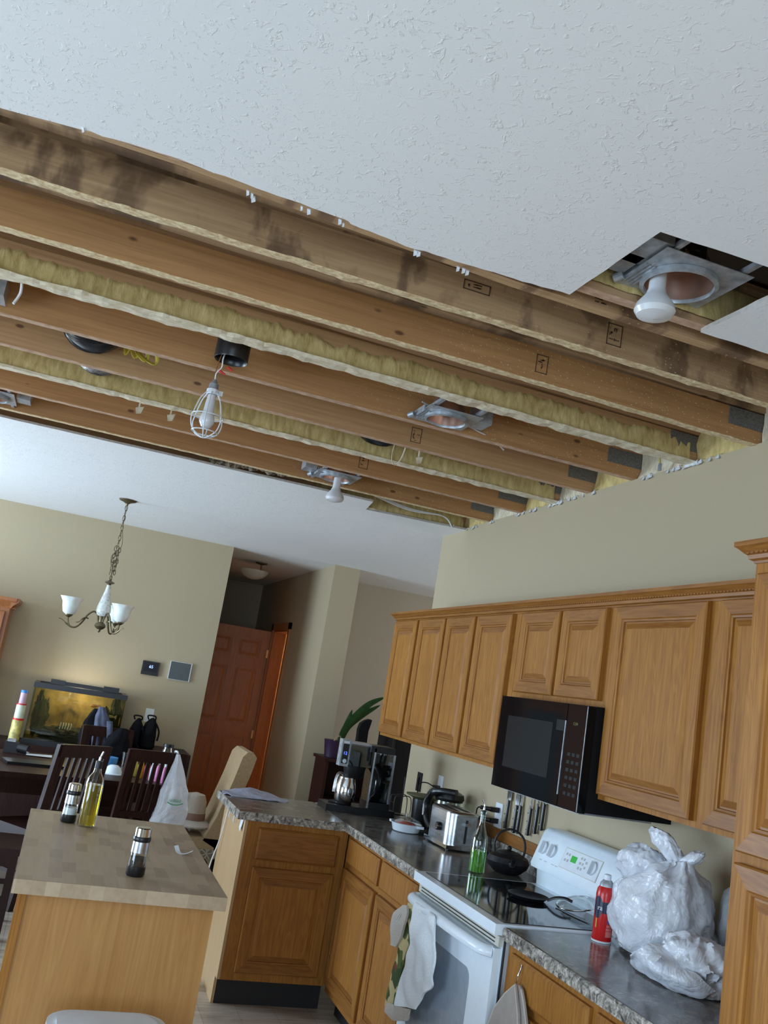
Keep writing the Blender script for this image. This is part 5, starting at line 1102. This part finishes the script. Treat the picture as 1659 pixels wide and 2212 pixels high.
for k, (u, v, m_) in enumerate(((203, 1525, 'fish'), (238, 1548, 'fishw'))):
    p = at(u, v, y=7.97); bm = sphere(B(), p, .028, 16, (1, .4, .5)); prism(bm, [(p.x+.02, p.y, p.z), (p.x+.05, p.y, p.z+.02), (p.x+.05, p.y, p.z-.015)], (0, .003, 0)); tag(obj('aquarium_fish', bm, m_, None, True), ['orange fish swimming in the aquarium', 'cream fish swimming near the dark end of the aquarium'][k], 'fish', 'aquarium fish')
p = at(142, 1570, y=7.95); bm = B()
for k in range(5): tube(bm, spline([(p.x-.045+.020*k, 7.95, p.z-.02), (p.x-.043+.021*k, 7.945, p.z+.01), (p.x-.043+.020*k, 7.955, p.z+.03)], 4), .004, 6)
tag(obj('aquarium_ornament', bm, 'whitep', None, True), 'white rib-shaped ornament standing in the aquarium', 'ornament')
t = thing('aquarium_hood_light', 'slim lamp with black end blocks lying across the top of the aquarium', 'lamp', (.16, 8.05, TZ1+.012))
obj('end_block', rbox(-.085, .03, 7.98, 8.08, TZ1+.0125, TZ1+.05, .004), 'black', t); obj('end_block', rbox(.335, .46, 7.98, 8.08, TZ1+.0125, TZ1+.055, .004), 'black', t)
obj('light_bar', bx(.03, .335, 8.02, 8.05, TZ1+.0125, TZ1+.042), 'black', t); obj('light_strip', bx(.03, .335, 8.051, 8.054, TZ1+.014, TZ1+.034), 'ledw', t)
bm = B(); box(bm, -.42, .56, 7.86, 8.33, 0, TZ0-.0125); obj_ = obj('aquarium_stand', bev(bm, .004), 'darkwood'); tag(obj_, 'dark wooden cabinet carrying the aquarium', 'stand')
sxx = -.262; t = thing('stacked_canister', 'tall stack of printed food canisters with red and blue lids beside the aquarium', 'canisters', (sxx, 7.93, TZ0-.012)); zb = TZ0-.012
obj('lower_canister', lathe(B(), [(.042, zb), (.042, zb+.17), (.001, zb+.17)], (sxx, 7.93, 0), 28, cap=False), plain('yellow_print', (.62, .52, .16), .4, 0, .5, 0, 22), t, True)
obj('red_lid', lathe(B(), [(.043, zb+.17), (.043, zb+.185), (.001, zb+.185)], (sxx, 7.93, 0), 28, cap=False), 'redcap', t, True)
obj('middle_canister', lathe(B(), [(.037, zb+.185), (.037, zb+.29), (.001, zb+.29)], (sxx, 7.93, 0), 28, cap=False), 'cream', t, True); obj('red_lid', lathe(B(), [(.038, zb+.29), (.038, zb+.30), (.001, zb+.30)], (sxx, 7.93, 0), 28, cap=False), 'redcap', t, True)
obj('upper_bottle', lathe(B(), [(.026, zb+.30), (.026, zb+.385), (.001, zb+.385)], (sxx, 7.93, 0), 24, cap=False), plain('pink_print', (.60, .40, .52), .4), t, True); obj('blue_lid', lathe(B(), [(.027, zb+.385), (.027, zb+.405), (.001, zb+.405)], (sxx, 7.93, 0), 24, cap=False), 'blue', t, True)
t = thing('hutch', 'reddish wooden hutch with crown top at the edge of the dining wall', 'cabinet', (-1.0, 8.1, 0))
obj('body', bev(bx(-1.6, -.52, 7.98, 8.35, 0, 1.82), .003), 'redwood', t)
bm = B(); crown(bm, [(-1.6, 7.98, 0, -1), (-.48, 7.98, 0, -1)], 1.80, [(0, 0), (.01, 0), (.02, .02), (.05, .05), (.06, .06), (.06, .085), (0, .085)]); crown(bm, [(-.52, 7.93, 1, 0), (-.52, 8.35, 1, 0)], 1.80, [(0, 0), (.01, 0), (.02, .02), (.05, .05), (.06, .06), (.06, .085), (0, .085)]); obj('crown', bm, 'redwood', t)
dd = obj('door', mapbm(door_bm(.50, 1.05, .02, .05), Matrix.Translation((-1.05, 7.98, .72))), 'redwood', t); obj('glass_pane', bx(-.99, -.61, 7.962, 7.966, .80, 1.70), 'screen', dd)

# ------------------------------------------------------------------ dining table and chairs
TM = Matrix.Translation((-.24, 6.335, 0)) @ Matrix.Rotation(radians(15), 4, 'Z')
t = thing('dining_table', 'large dark wooden dining table crowded with household things', 'table', (0, 6.9, 0))
obj('table_top', mapbm(rbox(-1.35, 1.12, 0, 1.15, .725, .76, .006), TM), 'darkwood', t); 
bm = B(); box(bm, -1.25, 1.02, .07, .095, .62, .725); box(bm, -1.25, 1.02, 1.055, 1.08, .62, .725); box(bm, .995, 1.02, .095, 1.055, .62, .725); obj('apron', mapbm(bm, TM), 'darkwood', t)
for x, y in ((-1.2, .1), (.95, .1), (-1.2, 1.0), (.95, 1.0)): obj('leg', mapbm(rbox(x, x+.07, y, y+.07, 0, .62, .005), TM), 'darkwood', t)
def TP(x, y, z=.7605): return TM @ Vector((x, y, z))
def make_chair(label):
    t = thing('dining_chair', label, 'chair', (0, 0, 0), 'dark slat-back dining chairs')
    obj('seat', bev(bx(-.21, .21, .03, .45, .44, .475), .010), 'darkwood', t)
    for s in (-1, 1):
        bm = B(); sec = [(0, .10, 0), (0, .06, .25), (0, .04, .46), (0, .0, .75), (0, -.035, 1.0)]
        for (a, b) in zip(sec, sec[1:]): prism(bm, [(s*.19-.018, a[1]-.016, a[2]), (s*.19+.018, a[1]-.016, a[2]), (s*.19+.018, a[1]+.016, a[2]), (s*.19-.018, a[1]+.016, a[2])], (0, b[1]-a[1], b[2]-a[2]))
        obj('back_post', bm, 'darkwood', t); obj('leg', bev(bx(s*.19-.02, s*.19+.02, .40, .44, 0, .44), .003), 'darkwood', t)
    bm = B(); prism(bm, [(-.19, -.049, .925), (.19, -.049, .925), (.19, -.018, .925), (-.19, -.018, .925)], (0, -.010, .078)); obj('top_rail', bev(bm, .006), 'darkwood', t)
    obj('lower_rail', bev(bx(-.175, .175, .012, .036, .56, .60), .003), 'darkwood', t)
    for k in range(7):
        x = -.150+.050*k; bm = B(); prism(bm, [(x-.012, .018, .595), (x+.012, .018, .595), (x+.012, .032, .595), (x-.012, .032, .595)], (0, -.052, .335)); obj('slat', bm, 'darkwood', t)
    bm = B(); box(bm, -.17, .17, .41, .43, .38, .44); box(bm, -.2, -.18, .06, .42, .38, .44); box(bm, .18, .2, .06, .42, .38, .44); obj('apron', bm, 'darkwood', t); 
    obj('stretcher', bx(-.20, -.18, .07, .41, .20, .225), 'darkwood', t); obj('stretcher', bx(.18, .20, .07, .41, .20, .225), 'darkwood', t); return t
ch = make_chair('dark slatted dining chair behind the olive oil bottle'); ch.location = (.205, 6.16, 0); ch.rotation_euler = (0, 0, radians(39))
dup(ch, (.69, 6.41, 0), radians(19), 'dark slatted dining chair with a white shopping bag hanging from it')
dup(ch, (-.46, 5.72, 0), radians(-90), 'dark dining chair whose seat and legs show past the back corner of the island')
dup(ch, (.44, 7.72, 0), radians(196), 'far dark dining chair with a grey-blue jacket draped over its back')
# shopping bag on the chair
cx, cy = .868, 6.355
t = thing('shopping_bag', 'translucent white shopping bag with green print hanging from the chair corner', 'bag', (cx, cy, .55))
obj('bag_body', loftbag([(cx-.02, cy, .545, .10, .03, 0), (cx-.02, cy, .56, .115, .055, .1), (cx-.01, cy, .66, .10, .06, .2), (cx-.012, cy, .76, .088, .05, .3), (cx-.02, cy, .86, .055, .032, .4), (cx-.03, cy+.01, .95, .026, .02, .5), (cx-.035, cy+.02, 1.0, .012, .012, .5)], 14, 7, 64, .10), 'film', t, True)
bm = B(); r = random.Random(4); g0 = Vector((cx-.045, cy-.068, .705))
for k in range(6): tube(bm, [g0+Vector((.013*k, 0, 0)), g0+Vector((.013*k+.004, 0, .018+.008*r.random())), g0+Vector((.013*k+.009, 0, .002))], .0018, 5)
tube(bm, spline([g0+Vector((-.012, 0, -.004)), g0+Vector((.02, -.001, -.016)), g0+Vector((.06, -.001, -.014)), g0+Vector((.092, 0, -.002))], 5), .003, 5); obj('green_print', bm, plain('green_ink', (.05, .38, .12), .6), t)
bm = B(); tube(bm, spline([(cx-.035, cy+.02, .995), (cx-.045, cy+.0, 1.015), (cx-.055, cy+.05, 1.012), (cx-.04, cy+.06, .98)], 6), .007, 6); obj('bag_handles', bm, 'film', t, True)
# jacket, bags
t = thing('jacket', 'grey-blue jacket draped over the far chair before the aquarium', 'jacket', (.40, 7.84, .8))
obj('jacket_body', loftbag([(.42, 7.80, .76, .085, .05, .1), (.41, 7.80, .85, .08, .06, .3), (.385, 7.80, .98, .065, .055, .4), (.36, 7.79, 1.08, .05, .05, .3), (.345, 7.79, 1.15, .025, .03, .1)], 31, 5, 48, .15), 'denim', t, True)
obj('sleeve', loftbag([(.455, 7.76, .80, .02, .02, 0), (.45, 7.75, .92, .028, .03, .2), (.425, 7.76, 1.05, .025, .03, .1)], 5, 4, 24, .1), 'denim', t, True)
tag(obj('dark_garment', loftbag([(.30, 7.88, .775, .06, .035, .1), (.29, 7.88, .90, .075, .035, .3), (.30, 7.88, 1.03, .06, .03, .3), (.31, 7.88, 1.125, .02, .02, .1)], 13, 5, 40, .15), 'bag', None, True), 'black garment bunched just beside the grey-blue jacket', 'garment')
tag(obj('low_cabinet', bev(bx(.60, 1.13, 7.86, 8.34, 0, .86), .004), 'darkwood'), 'low dark cabinet under the black backpacks against the dining wall', 'cabinet')
def pack(label, x, y, w, h):
    t = thing('backpack', label, 'backpack', (x, y, .86), 'black backpacks on the low cabinet')
    obj('pack_body', loftbag([(x, y, .8605, w*.8, .10, 0), (x, y, .88, w, .115, 0), (x, y, .86+h*.5, w*.95, .11, .05), (x+.01, y, .86+h*.8, w*.7, .08, .05), (x+.015, y, .86+h*.97, w*.3, .04, 0), (x+.015, y, .86+h, w*.05, .01, 0)], x*10, 5, 40, .10), 'bag', t, True)
    bm = B(); tube(bm, spline([(x-.02, y-.02, .86+h*.93), (x-.03, y-.02, .86+h*1.06), (x+.03, y-.02, .86+h*1.06), (x+.035, y-.02, .86+h*.93)], 6), .006, 6); obj('carry_loop', bm, 'bag', t, True)
    bm = B(); tube(bm, spline([(x+w*.6, y-.05, .86+h*.85), (x+w*1.12, y-.07, .86+h*.6), (x+w*1.1, y-.07, .86+h*.3)], 6), .008, 6); obj('strap', bm, 'bag', t, True)
pack('black backpack nearest the aquarium, with a thin raised carry loop', .655, 8.0, .052, .235)
pack('black backpack farther from the aquarium, below the light switch', .765, 8.0, .068, .25)
tag(obj('black_bag', loftbag([(.50, 7.62, .775, .10, .06, 0), (.50, 7.62, .86, .11, .07, .2), (.51, 7.62, .95, .08, .06, .2), (.53, 7.62, 1.02, .03, .03, 0)], 3, 5, 40, .2) , 'bag', None, True), 'shapeless black bag slumped on the far side of the dining table', 'bag')
# table things
def on(u, v): return at(u, v, z=.7605)
def lat(bm, p, prof, n=28): return lathe(bm, [(r, .7605+h) for r, h in prof], (p.x, p.y, 0), n, cap=False)
p = on(243, 1672); t = thing('white_bowl', 'white bowl turned upside down on the dining table between the chairs', 'bowl', p)
obj('bowl', lat(B(), p, [(.078, 0), (.080, .006), (.066, .010), (.050, .045), (.028, .062), (.001, .064)]), 'white', t, True)
p = on(231, 1657); tag(obj('blue_tub', lat(B(), p, [(.06, 0), (.068, .055), (.068, .075), (.001, .075)]), plain('light_blue_tub', (.08, .33, .75), .4), None, True), 'light blue plastic tub behind the upturned white bowl', 'tub')
cols = [('clear_yellow', (.55, .45, .12)), ('yellow_label', (.75, .60, .03)), ('red_label', (.45, .04, .10)), ('grey_label', (.40, .38, .42)), ('pink_label', (.60, .15, .35)), ('magenta_label', (.50, .12, .30))]
for k, (u, v) in enumerate(((287, 1676), (300, 1680), (314, 1683), (326, 1686), (338, 1688), (352, 1692))):
    p = on(u, v); t = thing('sauce_bottle', 'small %s bottle seen through the slats of the chair with the shopping bag' % ['pale glass', 'yellow-labelled', 'dark red', 'grey', 'pink-labelled', 'magenta'][k], 'bottle', p, 'bottles behind the slatted chair')
    obj('bottle_body', lat(B(), p, [(.022, 0), (.023, .08), (.014, .11), (.001, .112)], 18), plain(cols[k][0], cols[k][1], .3), t, True); obj('bottle_cap', lat(B(), p, [(.012, .11), (.012, .135), (.001, .136)], 14), 'whitep' if k % 2 else 'glass', t, True)
p = on(352, 1672); t = thing('lidded_jar', 'glass jar with a dark lid rising above the back of the bagged chair', 'jar', p)
obj('jar_glass', lat(B(), p, [(.042, 0), (.044, .16), (.034, .185), (.034, .20), (.001, .20)]), 'glass', t, True); obj('jar_contents', lat(B(), p, [(.036, .004), (.038, .11), (.001, .11)]), 'cream', t, True); obj('jar_lid', lat(B(), p, [(.040, .20), (.040, .222), (.001, .223)]), 'black', t, True)
p = on(268, 1655); tag(obj('glass_tumbler', lat(B(), p, [(.026, 0), (.032, .10), (.030, .10), (.024, .006), (.001, .005)]), 'glass', None, True), 'clear tumbler beside the upturned white bowl', 'glass')
p = on(28, 1626); t = thing('camera', 'black camera with a round lens on the dining table', 'camera', p)
obj('camera_body', rbox(p.x-.07, p.x+.03, p.y-.02, p.y+.04, .7605, .84, .010, 3), 'black', t); bm = B(); cyl(bm, (p.x+.03, p.y+.0, .80), (p.x+.10, p.y-.03, .795), .032, 26); obj('lens', bm, 'black', t, True)
bm = B(); cyl(bm, (p.x+.10, p.y-.03, .795), (p.x+.102, p.y-.031, .795), .026, 26); obj('lens_glass', bm, 'chrome', t, True); obj('top_plate', rbox(p.x-.055, p.x+.0, p.y-.01, p.y+.03, .84, .862, .006), 'chrome', t)
p = on(84, 1634); tag(obj('paper_sheet', mapbm(sheet([[(-.09, -.05, .006), (.09, -.05, .01)], [(-.09, 0, .012), (.09, 0, .006)], [(-.09, .05, .006), (.09, .05, .014)]], .001, 4), Matrix.Translation(p)), 'whitep'), 'white papers lying beside the camera on the dining table', 'paper')
p = on(80, 1652); tag(obj('black_tray', mapbm(rbox(-.22, .16, -.10, .10, 0, .018, .006), Matrix.Translation(p) @ Matrix.Rotation(radians(15), 4, 'Z')), 'black'), 'flat black tray or laptop on the near edge of the dining table', 'tray')
# slipcovered chair facing the table, with a hat on its seat
t = thing('slipcovered_chair', 'tan slipcovered chair with leaning high back and patterned seat, side on', 'chair', (1.2, 6.75, 0))
prof = [(1.135, .44), (1.20, .60), (1.27, .86), (1.305, 1.025), (1.335, 1.06), (1.375, 1.062), (1.405, 1.03), (1.385, .92), (1.33, .70), (1.30, .52), (1.32, .25), (1.24, .25), (1.22, .40)]
bm = B(); prism(bm, [(x_, 6.55, z_) for x_, z_ in prof], (0, .46, 0)); obj('back', bev(bm, .018, 3), 'slip', t, True)
obj('seat', bev(bx(.86, 1.24, 6.55, 7.01, .37, .455), .015, 3), 'slip', t, True); obj('seat_skirt', bx(.855, 1.24, 6.545, 7.015, .325, .385), 'pat', t)
for x_, y_ in ((.88, 6.57), (1.225, 6.55), (.88, 6.95), (1.225, 6.95)): obj('leg', bx(x_, x_+.045, y_, y_+.045, 0, .33), 'blackm', t)
t = thing('sun_hat', 'beige rounded hat with a brown band resting on the slipcovered chair', 'hat', (1.05, 6.72, .46))
obj('crown', lathe(B(), [(.080, .545), (.085, .59), (.080, .67), (.062, .715), (.001, .730)], (1.06, 6.72, 0), 36, cap=False), plain('hat_cloth', (.50, .42, .34), .9, 0, .08, .2, 80), t, True)
obj('band', lathe(B(), [(.087, .545), (.089, .56), (.087, .59), (.084, .595)], (1.06, 6.72, 0), 36, cap=False), plain('hat_band', (.25, .14, .10), .8), t, True); obj('brim', lathe(B(), [(.080, .548), (.12, .535), (.145, .515), (.140, .505), (.08, .530), (.001, .460)], (1.06, 6.72, 0), 40, cap=False), 'pad', t, True)
# small things on the floor
bm = rbox(-.19, -.10, 7.30, 7.40, 0, .03, .01); tag(obj('blue_toy', bm, 'blue', None, True), 'small bright blue plastic piece lying on the floor under the table', 'toy')
bm = lathe(B(), [(.001, .004), (.05, .004), (.07, .03), (.066, .03), (.045, .008), (.001, .008)], (.90, 5.02, 0), 28, cap=False); tag(obj('pet_dish', bm, 'white', None, True), 'white shallow dish on the floor between island and peninsula', 'dish')

# ------------------------------------------------------------------ far room: shelf, plant, dark cabinet
t = thing('low_bookcase', 'low dark bookcase behind the coffee maker, carrying the plant', 'bookcase', (2.5, 7.7, 0))
bm = B(); box(bm, 2.19, 2.215, 7.5, 7.85, 0, 1.0); box(bm, 2.715, 2.735, 7.5, 7.85, 0, 1.0); box(bm, 2.215, 2.715, 7.84, 7.85, 0, 1.0); obj('sides', bm, 'darkwood', t)
obj('top', rbox(2.17, 2.74, 7.48, 7.86, 1.0, 1.025, .004), 'darkwood', t)
for z in (.02, .35, .68): obj('shelf', bx(2.216, 2.714, 7.505, 7.839, z, z+.02), 'darkwood', t)
t = thing('orchid_pot', 'strap-leaved orchid in a dark purple pot behind the coffee maker', 'plant', (2.26, 7.60, 1.025))
obj('pot', lathe(B(), [(.060, 1.0255), (.066, 1.03), (.085, 1.165), (.089, 1.17), (.080, 1.165), (.001, 1.15)], (2.26, 7.60, 0), 32, cap=False), 'purple', t, True)
def strap(pts, w):
    P = spline([Vector(p) for p in pts], 7); bm = B(); V = []
    for i, p in enumerate(P):
        s = i/(len(P)-1); ww = w*(.35+.65*sin(pi*min(1., .12+s*.6)))*(1-s**5)+.0008; d = (P[min(i+1, len(P)-1)]-P[max(i-1, 0)]).normalized(); q = d.cross(Vector((0, 1, .15))).normalized()
        V.append([bm.verts.new(p+q*ww), bm.verts.new(p-Vector((0, ww*.35, 0))), bm.verts.new(p-q*ww)])
    for a, b in zip(V, V[1:]): bm.faces.new((a[0], b[0], b[1], a[1])); bm.faces.new((a[1], b[1], b[2], a[2]))
    bmesh.ops.solidify(bm, geom=bm.faces[:], thickness=.003); return bm
for pts, w in (([at(732, 1606, y=7.58), at(745, 1575, y=7.56), at(770, 1546, y=7.5), at(800, 1520, y=7.45), at(833, 1506, y=7.42)], .034), ([at(735, 1604, y=7.6), at(752, 1570, y=7.58), at(782, 1545, y=7.55), at(822, 1523, y=7.5)], .030), ([at(731, 1606, y=7.6), at(742, 1580, y=7.6), at(752, 1558, y=7.6), at(761, 1533, y=7.6)], .026)):
    obj('leaf', strap(pts, w), 'leaf', t, True)
bm = B(); tube(bm, spline([at(722, 1612, y=7.56), at(722, 1600, y=7.54), at(733, 1590, y=7.54), at(738, 1600, y=7.55)], 5), .005, 6); obj('air_root', bm, 'slip', t, True)
t = thing('instrument_case', 'dark curved upright case standing on the low bookcase beside the plant', 'case', (2.47, 7.7, 1.025))
prof = [at(u, v, y=7.66) for u, v in ((770, 1612), (773, 1598), (776, 1575), (781, 1563), (790, 1557), (800, 1554), (804, 1556), (801, 1566), (796, 1580), (791, 1615))]
zmin_ = 1.0255; bm = B(); prism(bm, [(p.x, p.y, max(zmin_, p.z)) for p in prof], (0, .07, 0)); obj('case_body', bev(bm, .008, 2), 'blackm', t, True)
t = thing('dark_cabinet', 'tall black cabinet in the far room beside the end of the kitchen wall', 'cabinet', (3.1, 7.7, 0))
obj('body', bx(2.765, 3.6, 7.5, 7.95, 0, 1.62), 'blackm', t); obj('side_rail', rbox(2.745, 2.764, 7.48, 7.50, 0, 1.62, .003), 'black', t)
